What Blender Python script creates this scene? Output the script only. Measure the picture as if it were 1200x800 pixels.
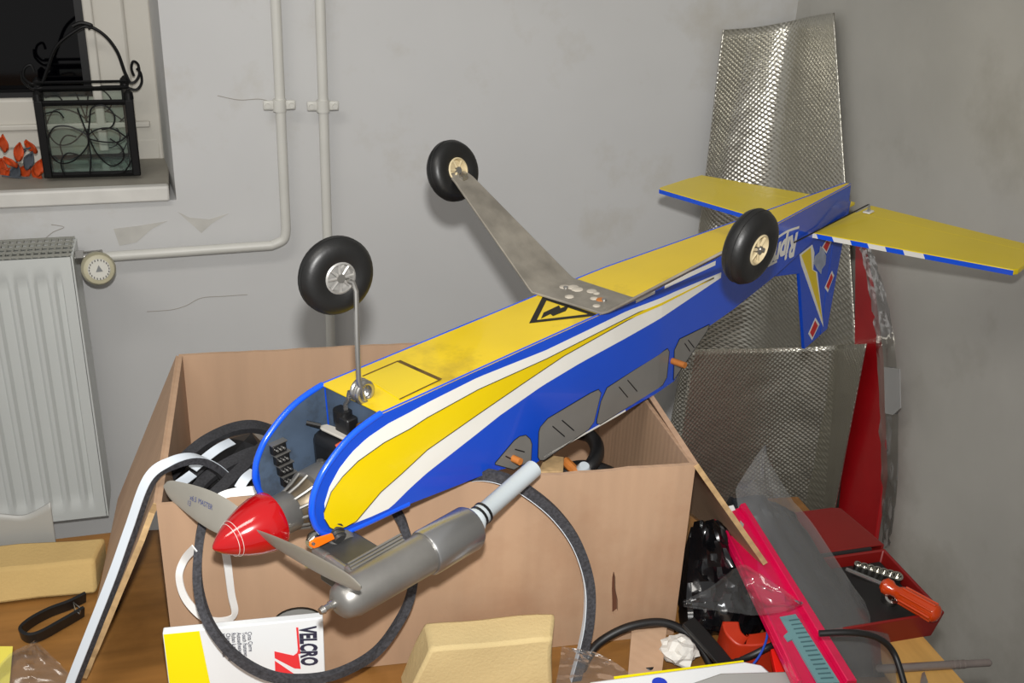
import bpy, bmesh, math, random
from mathutils import Vector, Matrix, noise
random.seed(7)
D = bpy.data
for o in list(D.objects): D.objects.remove(o)
scene = bpy.context.scene
COL = scene.collection
# ------------------------------------------------------------------ camera
F_PX = 1300.0
RIGHT = Vector((0.9641, -0.2630, 0.0401)).normalized()
FWD = Vector((0.25440, 0.86600, -0.43036)).normalized()
DOWN = FWD.cross(RIGHT).normalized()
RIGHT = DOWN.cross(FWD).normalized()
CAM = Vector((0, 0, 1.658))
cd = D.cameras.new('camera'); cam = D.objects.new('camera', cd); COL.objects.link(cam)
cd.sensor_width = 36; cd.lens = 36 * F_PX / 1200; cd.clip_start = .02
m = Matrix.Identity(4)
for i in range(3):
    m[i][0] = RIGHT[i]; m[i][1] = -DOWN[i]; m[i][2] = -FWD[i]; m[i][3] = CAM[i]
cam.matrix_world = m
scene.camera = cam
# ------------------------------------------------------------------ light
w = D.worlds.new('room_light'); scene.world = w; w.use_nodes = True
w.node_tree.nodes['Background'].inputs[0].default_value = (1.0, .985, .96, 1)
w.node_tree.nodes['Background'].inputs[1].default_value = 0.265
fl = D.lights.new('camera_flash', 'SPOT'); fl.energy = 57; fl.shadow_soft_size = .016; fl.color = (1, .985, .96)
fl.spot_size = math.radians(84); fl.spot_blend = 1.0
fo = D.objects.new('camera_flash', fl); COL.objects.link(fo)
fm = m.copy(); fp = CAM - DOWN * .085 + RIGHT * .004 - FWD * .01
# the flash tube aims a touch left of the lens axis
aim = (FWD * 1.0 - RIGHT * .10 + DOWN * .02).normalized()
fo.rotation_euler = aim.to_track_quat('-Z', 'Y').to_euler(); fo.location = fp
cl = D.lights.new('ceiling_lamp', 'AREA'); cl.shape = 'RECTANGLE'; cl.size = 1.2; cl.size_y = .35; cl.energy = 11; cl.color = (1, .95, .88)
co = D.objects.new('ceiling_lamp', cl); COL.objects.link(co); co.location = (-.7, .3, 2.75)
vs = scene.view_settings
vs.view_transform = 'Standard'; vs.look = 'None'; vs.exposure = 0.56; vs.gamma = 1.0
vs.use_curve_mapping = False
# ------------------------------------------------------------------ measuring helpers (metres)
YW, XW, TZ = 2.14, 1.215, .75          # back wall, right wall, table top
def ray(u, v): return (RIGHT * ((u - 600) / F_PX) + DOWN * ((v - 400) / F_PX) + FWD)
def hit(u, v, p, n):
    r = ray(u, v); p = Vector(p); n = Vector(n)
    return CAM + r * ((p - CAM).dot(n) / r.dot(n))
def on_y(u, v, y=YW): return hit(u, v, (0, y, 0), (0, 1, 0))
def on_x(u, v, x=XW): return hit(u, v, (x, 0, 0), (1, 0, 0))
def on_z(u, v, z=TZ): return hit(u, v, (0, 0, z), (0, 0, 1))
BYAW = math.radians(3.8)
BX = Vector((math.cos(BYAW), -math.sin(BYAW), 0)); BY = Vector((math.sin(BYAW), math.cos(BYAW), 0))
BTOP = .996
BO = on_z(183, 592, BTOP)              # front left top corner of the carton
def bw(x, y, z): return BO + BX * x + BY * y + Vector((0, 0, z))
def on_b(u, v, off=0.0): return hit(u, v, BO + BY * off, BY)
PX = Vector((.858, .512, .024)).normalized()          # airplane axes: towards the tail, towards its right side, towards the belly
PY = Vector((.510, -.858, .058)); PY = (PY - PX * PY.dot(PX)).normalized()
PZ = Vector((-.051, .038, .998)); PZ = (PZ - PX * PZ.dot(PX) - PY * PZ.dot(PY)).normalized()
PO = Vector((.0438, .9217, 1.1264))
def pl(u, v, axis, val):               # a point on one of the airplane's own planes, in its millimetres
    p = hit(u, v, PO + (PX, PY, PZ)[axis] * val * .001, (PX, PY, PZ)[axis]) - PO
    return [p.dot(PX) * 1000, p.dot(PY) * 1000, p.dot(PZ) * 1000]
XT, PL_, HW, WT = 533.0, 1080.0, 48.0, 5.3
def wid(x): return HW if x < XT else HW + (WT - HW) * (x - XT) / (PL_ - XT)
def sd(u, v):                          # a point on the airplane's right side
    l = pl(u, v, 1, HW)
    for _ in range(25): l = pl(u, v, 1, wid(l[0]))
    return l[0], l[2]
# ------------------------------------------------------------------ materials
def lin(c): return tuple(((x / 255) / 12.92 if x / 255 <= .04045 else ((x / 255 + .055) / 1.055) ** 2.4) for x in c)
MATS = {}
def mat(name, col, rough=.5, metal=0., var=0., scale=8., bump=0., bscale=60., coat=0., stretch=None, dirt=None, spec=.5):
    mt = D.materials.new(name); MATS[name] = mt; mt.use_nodes = True
    nt = mt.node_tree; b = nt.nodes['Principled BSDF']
    c = lin(col); b.inputs['Base Color'].default_value = (*c, 1)
    b.inputs['Roughness'].default_value = rough; b.inputs['Metallic'].default_value = metal
    b.inputs['Coat Weight'].default_value = coat; b.inputs['Specular IOR Level'].default_value = spec
    tc = nt.nodes.new('ShaderNodeTexCoord'); mp = nt.nodes.new('ShaderNodeMapping')
    nt.links.new(tc.outputs['Object'], mp.inputs[0])
    if stretch: mp.inputs['Scale'].default_value = stretch
    cur = None
    if var:
        n = nt.nodes.new('ShaderNodeTexNoise'); n.inputs['Scale'].default_value = scale; n.inputs['Detail'].default_value = 6
        nt.links.new(mp.outputs[0], n.inputs[0])
        r = nt.nodes.new('ShaderNodeValToRGB'); nt.links.new(n.outputs[0], r.inputs[0])
        r.color_ramp.elements[0].position = .3; r.color_ramp.elements[1].position = .7
        r.color_ramp.elements[0].color = (*[x * (1 - var) for x in c], 1); r.color_ramp.elements[1].color = (*[min(1, x * (1 + var)) for x in c], 1)
        cur = r.outputs[0]
    if dirt:
        dc, ds, lo, hi = dirt
        n = nt.nodes.new('ShaderNodeTexNoise'); n.inputs['Scale'].default_value = ds; n.inputs['Detail'].default_value = 8; n.inputs['Roughness'].default_value = .65
        nt.links.new(tc.outputs['Object'], n.inputs[0])
        r = nt.nodes.new('ShaderNodeValToRGB'); nt.links.new(n.outputs[0], r.inputs[0])
        r.color_ramp.elements[0].position = lo; r.color_ramp.elements[1].position = hi
        mx = nt.nodes.new('ShaderNodeMix'); mx.data_type = 'RGBA'
        nt.links.new(r.outputs[0], mx.inputs[0])
        if cur: nt.links.new(cur, mx.inputs[6])
        else: mx.inputs[6].default_value = (*c, 1)
        mx.inputs[7].default_value = (*lin(dc), 1)
        cur = mx.outputs[2]
    if cur: nt.links.new(cur, b.inputs['Base Color'])
    if bump:
        n = nt.nodes.new('ShaderNodeTexNoise'); n.inputs['Scale'].default_value = bscale; n.inputs['Detail'].default_value = 5
        nt.links.new(mp.outputs[0], n.inputs[0])
        bp = nt.nodes.new('ShaderNodeBump'); bp.inputs['Strength'].default_value = bump; bp.inputs['Distance'].default_value = .002
        nt.links.new(n.outputs[0], bp.inputs['Height']); nt.links.new(bp.outputs[0], b.inputs['Normal'])
    return mt
def clear_mat(name, tint=(240, 242, 244), haze=.03, gloss=.08, rough=.12):
    mt = D.materials.new(name); MATS[name] = mt; mt.use_nodes = True
    nt = mt.node_tree; nt.nodes.remove(nt.nodes['Principled BSDF']); out = nt.nodes['Material Output']
    tr = nt.nodes.new('ShaderNodeBsdfTransparent'); tr.inputs[0].default_value = (*lin(tint), 1)
    gl = nt.nodes.new('ShaderNodeBsdfGlossy'); gl.inputs['Roughness'].default_value = rough
    df = nt.nodes.new('ShaderNodeBsdfDiffuse'); df.inputs[0].default_value = (.75, .75, .75, 1)
    fr = nt.nodes.new('ShaderNodeFresnel'); fr.inputs[0].default_value = 1.5
    ad = nt.nodes.new('ShaderNodeMath'); ad.operation = 'MULTIPLY_ADD'; ad.inputs[1].default_value = .7; ad.inputs[2].default_value = gloss * .3
    nt.links.new(fr.outputs[0], ad.inputs[0])
    m1 = nt.nodes.new('ShaderNodeMixShader'); m1.inputs[0].default_value = haze
    nt.links.new(tr.outputs[0], m1.inputs[1]); nt.links.new(df.outputs[0], m1.inputs[2])
    m2 = nt.nodes.new('ShaderNodeMixShader'); nt.links.new(ad.outputs[0], m2.inputs[0])
    nt.links.new(m1.outputs[0], m2.inputs[1]); nt.links.new(gl.outputs[0], m2.inputs[2]); nt.links.new(m2.outputs[0], out.inputs[0])
    return mt
wall_m = mat('wall_paint', (203, 203, 202), .85, var=.05, scale=2.2, bump=.25, bscale=14, dirt=((178, 170, 152), 2.1, .56, .82))
wallr_m = mat('wall_plaster', (184, 182, 175), .8, var=.09, scale=3, bump=.5, bscale=22, dirt=((136, 129, 115), 1.7, .5, .8))
peel_m = mat('peeled_plaster', (191, 189, 183), .9, var=.1, scale=20)
crack_m = mat('crack', (160, 155, 147), .9)
floor_m = mat('floor_concrete', (110, 105, 98), .8, var=.15, scale=5)
white_gloss = mat('white_enamel', (214, 213, 206), .35, var=.03, scale=6)
rad_m = mat('radiator_enamel', (206, 209, 206), .35, var=.03, scale=4)
pipe_m = mat('pipe_paint', (208, 207, 200), .4, var=.04, scale=12)
valve_m = mat('valve_plastic', (176, 170, 142), .45, var=.06, scale=40)
dial_m = mat('dial_face', (200, 198, 188), .5)
black_metal = mat('black_iron', (8, 8, 9), .45, spec=.3)
frame_m = mat('window_paint', (204, 200, 190), .45, var=.04, scale=5)
sill_m = mat('sill_stone', (150, 145, 134), .6, var=.12, scale=12)
sill_w = mat('sill_paint', (214, 212, 206), .6, var=.08, scale=14, dirt=((160, 152, 136), 9, .66, .78))
night = mat('night_glass', (2, 2, 4), .05, spec=.35)
clear_m = clear_mat('clear_plastic')
clear2_m = clear_mat('clear_film', haze=.035, gloss=.15, rough=.2)
milky = clear_mat('milky_film', tint=(220, 220, 215), haze=.42, gloss=.3, rough=.25)
glass_m = clear_mat('lantern_glass', tint=(242, 246, 244), haze=.02, gloss=.05, rough=.03)
orange_leaf = mat('orange_leaf', (196, 72, 18), .6, var=.3, scale=40)
grey_leaf = mat('grey_leaf', (70, 76, 84), .7, var=.2, scale=40)
wood_m = mat('table_wood', (138, 96, 48), .4, var=.22, scale=3.2, stretch=(2, 14, 8), dirt=((104, 68, 30), 5, .5, .8))
wood_l = mat('light_wood', (196, 152, 84), .5, var=.15, scale=4, stretch=(14, 2, 8))
def cardboard(name, col):
    mt = mat(name, col, .75, var=.07, scale=5, stretch=(6, 6, .7), dirt=((146, 104, 74), 2.6, .55, .85))
    nt = mt.node_tree; b = nt.nodes['Principled BSDF']
    tc = nt.nodes.new('ShaderNodeTexCoord'); sx = nt.nodes.new('ShaderNodeMapping'); sx.inputs['Scale'].default_value = (1, 1, 0)
    wv = nt.nodes.new('ShaderNodeTexWave'); wv.wave_type = 'BANDS'; wv.bands_direction = 'DIAGONAL'; wv.inputs['Scale'].default_value = 42; wv.inputs['Distortion'].default_value = .6
    nt.links.new(tc.outputs['Object'], sx.inputs[0]); nt.links.new(sx.outputs[0], wv.inputs[0])
    bp = nt.nodes.new('ShaderNodeBump'); bp.inputs['Strength'].default_value = .16; bp.inputs['Distance'].default_value = .001
    nt.links.new(wv.outputs[0], bp.inputs['Height']); nt.links.new(bp.outputs[0], b.inputs['Normal'])
    return mt
card_m = cardboard('cardboard', (170, 139, 112))
card_e = mat('cardboard_edge', (176, 146, 104), .85, var=.2, scale=90)
card_h = mat('cardboard_torn', (96, 58, 38), .9)
blue_m = mat('blue_film', (16, 70, 188), .22, var=.05, scale=9, coat=.3)
trim_m = mat('blue_trim', (20, 82, 214), .22, coat=.3)
yel_m = mat('yellow_film', (218, 190, 2), .25, var=.04, scale=7, coat=.25)
belly_m = mat('yellow_belly', (226, 194, 4), .3, var=.06, scale=8, coat=.2, dirt=((136, 108, 24), 7.5, .54, .84))
stab_m = mat('yellow_stab', (224, 198, 4), .3, var=.05, scale=8, coat=.2)
whit_m = mat('white_film', (222, 220, 212), .3, var=.03, scale=10, coat=.2)
line_m = mat('black_line', (14, 14, 16), .5)
decal_k = mat('black_decal', (20, 18, 12), .5)
pane_m = mat('window_grey', (112, 110, 106), .35, var=.06, scale=20)
bay_m = mat('bay_blue_grey', (66, 80, 98), .5, var=.2, scale=18, dirt=((44, 48, 52), 24, .5, .72))
dark_m = mat('black_plastic', (18, 18, 19), .4)
greyp = mat('grey_nylon', (168, 164, 156), .5)
alu_m = mat('dull_aluminium', (146, 140, 129), .5, metal=.4, var=.25, scale=30, bump=.2, bscale=120)
alu_d = mat('cast_aluminium', (138, 136, 132), .38, metal=.7, var=.12, scale=30)
eng_m = mat('engine_dark', (70, 70, 70), .4, metal=.4, var=.15, scale=40)
steel_m = mat('steel_wire', (178, 176, 172), .25, metal=.9)
red_m = mat('red_spinner', (160, 8, 14), .15, coat=.6, var=.03)
prop_m = mat('prop_grey', (146, 143, 134), .4, var=.06, scale=20)
ink_m = mat('blue_ink', (60, 72, 128), .6)
tyre_m = mat('tyre_rubber', (22, 22, 22), .42, var=.2, scale=14, bump=.1, bscale=160)
hub_m = mat('hub_aluminium', (160, 158, 154), .4, metal=.5)
hubc_m = mat('hub_cream', (196, 180, 144), .5, var=.12, scale=60)
glue_m = mat('old_glue', (186, 178, 164), .6, var=.2, scale=60)
dowel_m = mat('dowel_wood', (176, 106, 44), .6, var=.15, scale=60)
tube_m = mat('silicone_tube', (176, 184, 188), .4)
orange_m = mat('orange_plastic', (238, 112, 8), .4)
foam_k = mat('grey_foam', (56, 56, 60), .9, var=.5, scale=300, bump=.6, bscale=700)
tape_w = mat('tape_backing', (206, 214, 222), .45)
tape_w2 = mat('white_tape', (226, 226, 224), .5)
cable_m = mat('black_cable', (20, 20, 21), .45)
foil_g = None
foam_y = mat('beige_foam', (204, 182, 132), .9, var=.06, scale=9, bump=.35, bscale=260, dirt=((180, 156, 104), 6, .55, .8))
foam_o = mat('foam_block', (178, 150, 96), .9, var=.08, scale=9, bump=.35, bscale=260)
paper_w = mat('box_white', (226, 230, 232), .45)
paper_y = mat('box_yellow', (240, 226, 8), .4)
print_r = mat('print_red', (226, 52, 58), .5)
print_k = mat('print_dark', (44, 44, 66), .5)
sheet_g = mat('grey_sheet', (150, 150, 146), .5, var=.06)
redb_m = mat('red_board', (166, 16, 24), .35, var=.12, scale=10, coat=.3)
tool_r = mat('toolbox_red', (118, 19, 16), .4, var=.08)
tool_o = mat('toolbox_orange', (172, 46, 20), .4, var=.08)
tool_k = mat('toolbox_insert', (26, 25, 25), .5)
scr_m = mat('screwdriver_orange', (188, 58, 3), .2, coat=.4)
chrome = mat('chrome', (190, 188, 182), .18, metal=1.)
rod_m = mat('rod_steel', (140, 130, 126), .35, metal=.45, var=.1, scale=50)
mag_m = mat('magenta_card', (206, 10, 72), .25, coat=.5, var=.04)
teal_m = mat('teal_blade', (108, 150, 154), .4)
bagk_m = mat('black_bag', (14, 14, 16), .18, coat=.4)
bagd_m = mat('dark_contents', (22, 26, 31), .5, var=.3, scale=12)
tissue_m = mat('tissue', (214, 212, 206), .8)
def foil_mat():
    mt = D.materials.new('bubble_foil'); mt.use_nodes = True; nt = mt.node_tree; b = nt.nodes['Principled BSDF']
    b.inputs['Base Color'].default_value = (*lin((200, 197, 186)), 1); b.inputs['Metallic'].default_value = .9; b.inputs['Roughness'].default_value = .28
    uv = nt.nodes.new('ShaderNodeTexCoord'); mp = nt.nodes.new('ShaderNodeMapping')
    mp.inputs['Rotation'].default_value = (0, 0, math.radians(36)); nt.links.new(uv.outputs['UV'], mp.inputs[0])
    vo = nt.nodes.new('ShaderNodeTexVoronoi'); vo.voronoi_dimensions = '2D'; vo.inputs['Scale'].default_value = 135; vo.inputs['Randomness'].default_value = .12
    nt.links.new(mp.outputs[0], vo.inputs['Vector'])
    nz = nt.nodes.new('ShaderNodeTexNoise'); nz.inputs['Scale'].default_value = 16; nt.links.new(uv.outputs['UV'], nz.inputs[0])
    b1 = nt.nodes.new('ShaderNodeBump'); b1.inputs['Strength'].default_value = .12; b1.inputs['Distance'].default_value = .02; nt.links.new(nz.outputs[0], b1.inputs['Height'])
    b2 = nt.nodes.new('ShaderNodeBump'); b2.invert = True; b2.inputs['Strength'].default_value = .6; b2.inputs['Distance'].default_value = .0022
    nt.links.new(vo.outputs['Distance'], b2.inputs['Height']); nt.links.new(b1.outputs[0], b2.inputs['Normal']); nt.links.new(b2.outputs[0], b.inputs['Normal'])
    MATS['bubble_foil'] = mt; return mt
foil_m = foil_mat()
# ------------------------------------------------------------------ mesh helpers
class MB:
    def __init__(s): s.v = []; s.f = []; s.sharp = False
    def add(s, vs, fs):
        n = len(s.v); s.v += [Vector(x) for x in vs]; s.f += [tuple(i + n for i in f) for f in fs]; return s
    def hexa(s, p):      # eight corners: bottom loop, top loop
        return s.add(p, [(3, 2, 1, 0), (4, 5, 6, 7), (0, 1, 5, 4), (1, 2, 6, 5), (2, 3, 7, 6), (3, 0, 4, 7)])
    def box(s, c, d, ax=None):
        ax = ax or (Vector((1, 0, 0)), Vector((0, 1, 0)), Vector((0, 0, 1))); c = Vector(c)
        return s.hexa([c + ax[0] * (d[0] / 2 * a) + ax[1] * (d[1] / 2 * b) + ax[2] * (d[2] / 2 * e) for e in (-1, 1) for a, b in ((-1, -1), (1, -1), (1, 1), (-1, 1))])
    def tube(s, pts, r, n=10, closed=False, cap=True):
        pts = [Vector(p) for p in pts]; N = len(pts); rr = r if isinstance(r, (list, tuple)) else [r] * N
        rings = []; ref = None
        for i, p in enumerate(pts):
            t = (pts[(i + 1) % N] - pts[i - 1]) if closed else (pts[min(i + 1, N - 1)] - pts[max(i - 1, 0)])
            t.normalize()
            if ref is None: ref = t.orthogonal().normalized()
            ref = (ref - t * ref.dot(t)).normalized(); q = t.cross(ref)
            rings.append([p + (ref * math.cos(2 * math.pi * k / n) + q * math.sin(2 * math.pi * k / n)) * rr[i] for k in range(n)])
        vs = [x for g in rings for x in g]; fs = []
        for i in range(N if closed else N - 1):
            j = (i + 1) % N
            fs += [(i * n + k, i * n + (k + 1) % n, j * n + (k + 1) % n, j * n + k) for k in range(n)]
        if cap and not closed: fs += [tuple(range(n - 1, -1, -1)), tuple(range((N - 1) * n, N * n))]
        return s.add(vs, fs)
    def sweep(s, pts, w, h, up):       # rectangular strip; width across, height along up
        pts = [Vector(p) for p in pts]; N = len(pts); vs = []
        for i, p in enumerate(pts):
            t = (pts[min(i + 1, N - 1)] - pts[max(i - 1, 0)]).normalized()
            u = up(i / (N - 1)) if callable(up) else Vector(up)
            b = (u - t * u.dot(t)).normalized(); a = t.cross(b)
            vs += [p + a * (w / 2 * x) + b * (h / 2 * y) for x, y in ((-1, -1), (1, -1), (1, 1), (-1, 1))]
        fs = [(3, 2, 1, 0), tuple(range(4 * N - 4, 4 * N))]
        for i in range(N - 1):
            fs += [(i * 4 + k, i * 4 + (k + 1) % 4, i * 4 + 4 + (k + 1) % 4, i * 4 + 4 + k) for k in range(4)]
        return s.add(vs, fs)
    def lathe(s, prof, c, axis, n=24, ref=None, cap=True):   # prof: (distance along axis, radius)
        c = Vector(c); axis = Vector(axis).normalized(); a = axis.orthogonal().normalized() if ref is None else Vector(ref); b = axis.cross(a); vs = []
        for d, r in prof:
            vs += [c + axis * d + (a * math.cos(2 * math.pi * k / n) + b * math.sin(2 * math.pi * k / n)) * max(r, 1e-5) for k in range(n)]
        fs = []
        for i in range(len(prof) - 1):
            fs += [(i * n + k, i * n + (k + 1) % n, i * n + n + (k + 1) % n, i * n + n + k) for k in range(n)]
        if cap: fs += [tuple(range(n - 1, -1, -1)), tuple(range((len(prof) - 1) * n, len(prof) * n))]
        return s.add(vs, fs)
    def prism(s, poly, d):             # planar polygon pushed by vector d
        n = len(poly); poly = [Vector(p) for p in poly]; d = Vector(d)
        return s.add(poly + [p + d for p in poly], [tuple(range(n - 1, -1, -1)), tuple(range(n, 2 * n))] + [(i, (i + 1) % n, n + (i + 1) % n, n + i) for i in range(n)])
    def grid(s, fn, nu, nv, thick=None):
        vs = [Vector(fn(i / nu, j / nv)) for j in range(nv + 1) for i in range(nu + 1)]
        s.add(vs, [(j * (nu + 1) + i, j * (nu + 1) + i + 1, (j + 1) * (nu + 1) + i + 1, (j + 1) * (nu + 1) + i) for j in range(nv) for i in range(nu)])
        return s
    def build(s, name, mt, parent=None, smooth=True, bevel=0., solid=0., uv=None):
        me = D.meshes.new(name); off = Vector((0, 0, 0)); loc = None
        if parent is not None: off = OFF[parent.name]
        if parent is None:
            xs = [v.x for v in s.v]; ys = [v.y for v in s.v]; zs = [v.z for v in s.v]
            off = Vector(((min(xs) + max(xs)) / 2, (min(ys) + max(ys)) / 2, min(zs))); loc = off
        me.from_pydata([v - off for v in s.v], [], s.f); me.materials.append(mt)
        bm = bmesh.new(); bm.from_mesh(me); bmesh.ops.recalc_face_normals(bm, faces=bm.faces); bm.to_mesh(me); bm.free()
        if smooth:
            me.polygons.foreach_set('use_smooth', [True] * len(me.polygons))
            try: me.set_sharp_from_angle(angle=math.radians(38))
            except Exception: pass
        o = D.objects.new(name, me); COL.objects.link(o)
        if loc is not None: o.location = loc; OFF[o.name] = loc.copy()
        else:
            o.parent = parent; OFF[o.name] = off.copy()
        if bevel:
            b = o.modifiers.new('bevel', 'BEVEL'); b.width = bevel; b.segments = 2; b.limit_method = 'ANGLE'
        if solid:
            sm = o.modifiers.new('solid', 'SOLIDIFY'); sm.thickness = solid; sm.offset = 0
        if uv:
            l = me.uv_layers.new(name='UV')
            for lp in me.loops: l.data[lp.index].uv = uv[lp.vertex_index]
        return o
OFF = {}
def sub(mb, name, mt, part, **k): return mb.build(name, mt, part, **k)
def tag(o, label, cat, group=None):
    o['label'] = label; o['category'] = cat
    if group: o['group'] = group
    return o
def thing(name, loc, label, cat, group=None):
    o = D.objects.new(name, None); COL.objects.link(o); o.location = loc; o.empty_display_size = .05
    OFF[o.name] = Vector(loc); return tag(o, label, cat, group)
def struct(o): o['kind'] = 'structure'; return o
def crv(pts, n=10, closed=False):      # Catmull-Rom through the points
    P = [Vector(p) for p in pts]; out = []; N = len(P)
    for i in range(N if closed else N - 1):
        g = (lambda k: P[k % N]) if closed else (lambda k: P[max(0, min(N - 1, k))])
        a, b, c, d = g(i - 1), g(i), g(i + 1), g(i + 2)
        for k in range(n):
            t = k / n
            out.append(.5 * ((2 * b) + (c - a) * t + (2 * a - 5 * b + 4 * c - d) * t * t + (3 * b - a - 3 * c + d) * t ** 3))
    if not closed: out.append(P[-1])
    return out
def text_mesh(body, size, mt, name, parent, origin, xd, yd, shear=0., off=.0004, bold=0., sx=1., spacing=1.):
    cu = D.curves.new(name, 'FONT'); cu.body = body; cu.size = size; cu.shear = shear; cu.offset = bold; cu.space_character = spacing; cu.extrude = 0; cu.resolution_u = 3
    t = D.objects.new(name, cu); COL.objects.link(t)
    bpy.context.view_layer.update()
    me = D.meshes.new_from_object(t.evaluated_get(bpy.context.evaluated_depsgraph_get()))
    D.objects.remove(t); 
    n = xd.cross(yd)
    mb = MB(); vs = [origin + xd * (v.co.x * sx) + yd * v.co.y + n * off for v in me.vertices]
    mb.add(vs, [tuple(p.vertices) for p in me.polygons]); D.meshes.remove(me)
    return mb
def fill_holes(outer, holes, d):       # plate with holes: loops of points, thickness vector d
    bm = bmesh.new(); loops = [outer] + holes; allv = []
    ed = []
    for lp in loops:
        vs = [bm.verts.new(p) for p in lp]; allv.append(vs)
        ed += [bm.edges.new((vs[i], vs[(i + 1) % len(vs)])) for i in range(len(vs))]
    bmesh.ops.triangle_fill(bm, use_beauty=True, use_dissolve=False, edges=ed)
    bm.verts.index_update(); V = [v.co.copy() for v in bm.verts]; Fc = [tuple(v.index for v in f.verts) for f in bm.faces]; n = len(V)
    mb = MB(); fs = Fc + [tuple(i + n for i in reversed(f)) for f in Fc]; k = 0
    for lp in loops:
        L = len(lp); fs += [(k + i, k + (i + 1) % L, n + k + (i + 1) % L, n + k + i) for i in range(L)]; k += L
    bm.free(); return mb.add(V + [v + Vector(d) for v in V], fs)
# ================================================================== the room
SZ = .987                               # sill height
WXR = -.058                             # right edge of the window opening
mb = MB()
mb.hexa([(WXR, YW, 0), (XW + .1, YW, 0), (XW + .1, YW + .3, 0), (WXR - .035, YW + .3, 0), (WXR, YW, 2.9), (XW + .1, YW, 2.9), (XW + .1, YW + .3, 2.9), (WXR - .035, YW + .3, 2.9)])
mb.box((-.78, YW + .15, (SZ - .03) / 2), (1.445, .3, SZ - .03)); mb.box((-.78, YW + .15, 2.65), (1.445, .3, .5)); mb.box((-1.4, YW + .15, 1.45), (.2, .3, 2.9))
wall_b = struct(mb.build('wall_back', wall_m, smooth=False)); wall_b['label'] = 'stained whitish plaster wall with pipes and radiator'
mb = MB(); mb.box((XW + .05, .9, 1.45), (.1, 2.7, 2.9)); wall_r = struct(mb.build('wall_right', wallr_m, smooth=False)); wall_r['label'] = 'grey rough plaster wall on the right'
mb = MB(); mb.box((0, .9, -.05), (2.9, 2.9, .1)); fl_o = struct(mb.build('floor', floor_m, smooth=False)); fl_o['label'] = 'grey concrete floor under the table'
def wall_poly(name, mt, px, proud=.0008):
    p = [on_y(u, v, YW - proud) for u, v in px]
    return MB().prism(p, (0, proud * .9, 0)).build(name, mt, wall_b, smooth=False)
wall_poly('peeled_patch', peel_m, [(208, 248), (222, 255), (245, 257), (268, 250), (248, 262), (236, 273)])
wall_poly('peeled_patch', peel_m, [(133, 268), (160, 265), (196, 259), (178, 268), (160, 284), (140, 288)])
for pts in ([(172, 365), (200, 363), (218, 358), (236, 349), (262, 347), (290, 345)], [(255, 112), (280, 117), (303, 116), (318, 119)], [(60, 263), (75, 266), (62, 272), (50, 282)]):
    MB().tube(crv([on_y(u, v, YW - .0005) for u, v in pts], 5), .0007, 5).build('crack', crack_m, wall_b)
# window -------------------------------------------------------------
YF = YW + .19
win = D.objects.new('window_1', None); COL.objects.link(win); win.location = (-.4, YF, SZ); OFF['window_1'] = Vector(win.location); struct(win); win['label'] = 'white painted casement window showing night outside'
mb = MB(); mb.box((-.42, YW + .106, SZ - .014), (.70, .20, .028)); mb.build('window_sill', sill_m, win, bevel=.003)
mb = MB(); mb.box((-.42, YW - .006, SZ - .012), (.70, .022, .030)); mb.build('sill_edge', sill_w, win, bevel=.004)
fr_r = on_y(181, 90, YF).x
gx = on_y(103, 60, YF).x; gz = on_y(60, 113, YF).z; sx_ = on_y(151, 60, YF).x
mb = MB(); mb.box(((fr_r + sx_) / 2 - .002, YF + .03, 1.7), (fr_r - sx_ + .012, .07, 1.45)); mb.box((fr_r - .40, YF + .031, SZ + .02), (.795, .074, .045)); mb.build('window_frame', frame_m, win, bevel=.004)
mb = MB(); mb.box(((gx + sx_) / 2, YF + .015, 1.72), (sx_ - gx, .06, 1.42)); mb.box(((sx_ - .9) / 2 - .001, YF + .0165, (gz + SZ + .03) / 2), (.9 + sx_, .06, gz - SZ - .03)); mb.build('sash', frame_m, win, bevel=.006)
mb = MB(); mb.box((gx + .004 + .006, YF - .012, 1.72), (.018, .02, 1.42)); mb.box((-.45, YF - .016, SZ + .075), (.7, .012, .012)); mb.build('glazing_bead', frame_m, win, bevel=.003)
mb = MB(); mb.box((gx - .3, YF + .03, gz + .68), (.62, .006, 1.38)); mb.build('pane', night, win, smooth=False)
mb = MB(); mb.box((gx - .005, YF + .01, gz + .66), (.02, .03, 1.34)); mb.box((gx - .3, YF + .01, gz), (.6, .03, .02)); mb.build('gasket', line_m, win, smooth=False)
# heating pipes --------------------------------------------------------
def cyl(mb, a, b, r, n=14): return mb.tube([a, b], r, n)
yp = YW - .035
p1t, p1b = on_y(326.3, 0, yp), on_y(331.5, 278, yp); p2t, p2b = on_y(376.2, 0, yp), on_y(383, 275, yp)
pe = on_y(120, 301, yp)
x1 = (p1t.x + p1b.x) / 2; x2 = (p2t.x + p2b.x) / 2
z1 = on_y(331, 285, yp).z
t = thing('heating_pipe', (x1, yp, z1), 'white heating pipe that bends left towards the radiator valve', 'pipe')
pts = [Vector((p1t.x, yp, 2.6)), Vector((x1, yp, z1 + .04))] + crv([Vector((x1, yp, z1 + .03)), Vector((x1 - .006, yp, z1 + .008)), Vector((x1 - .03, yp, z1 - .003))], 6) + [Vector((pe.x, yp, pe.z))]
MB().tube(pts, .0095, 14).build('pipe', pipe_m, t)
def clamp(t, x, z):
    MB().lathe([(-.011, .0125), (.011, .0125)], (x, yp, z), (0, 0, 1), 18).build('clamp_ring', pipe_m, t)
    for s in (-1, 1):
        mb = MB(); mb.box((x + s * .02, yp, z), (.02, .008, .018)); lug = mb.build('clamp_lug', pipe_m, t, bevel=.003)
        sub(MB().lathe([(-.007, .005), (.002, .005)], (x + s * .022, yp - .003, z), (0, 1, 0), 10), 'screw', pipe_m, lug)
    MB().tube([(x, yp, z), (x, YW - .001, z)], .005, 8).build('wall_stud', pipe_m, t)
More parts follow.
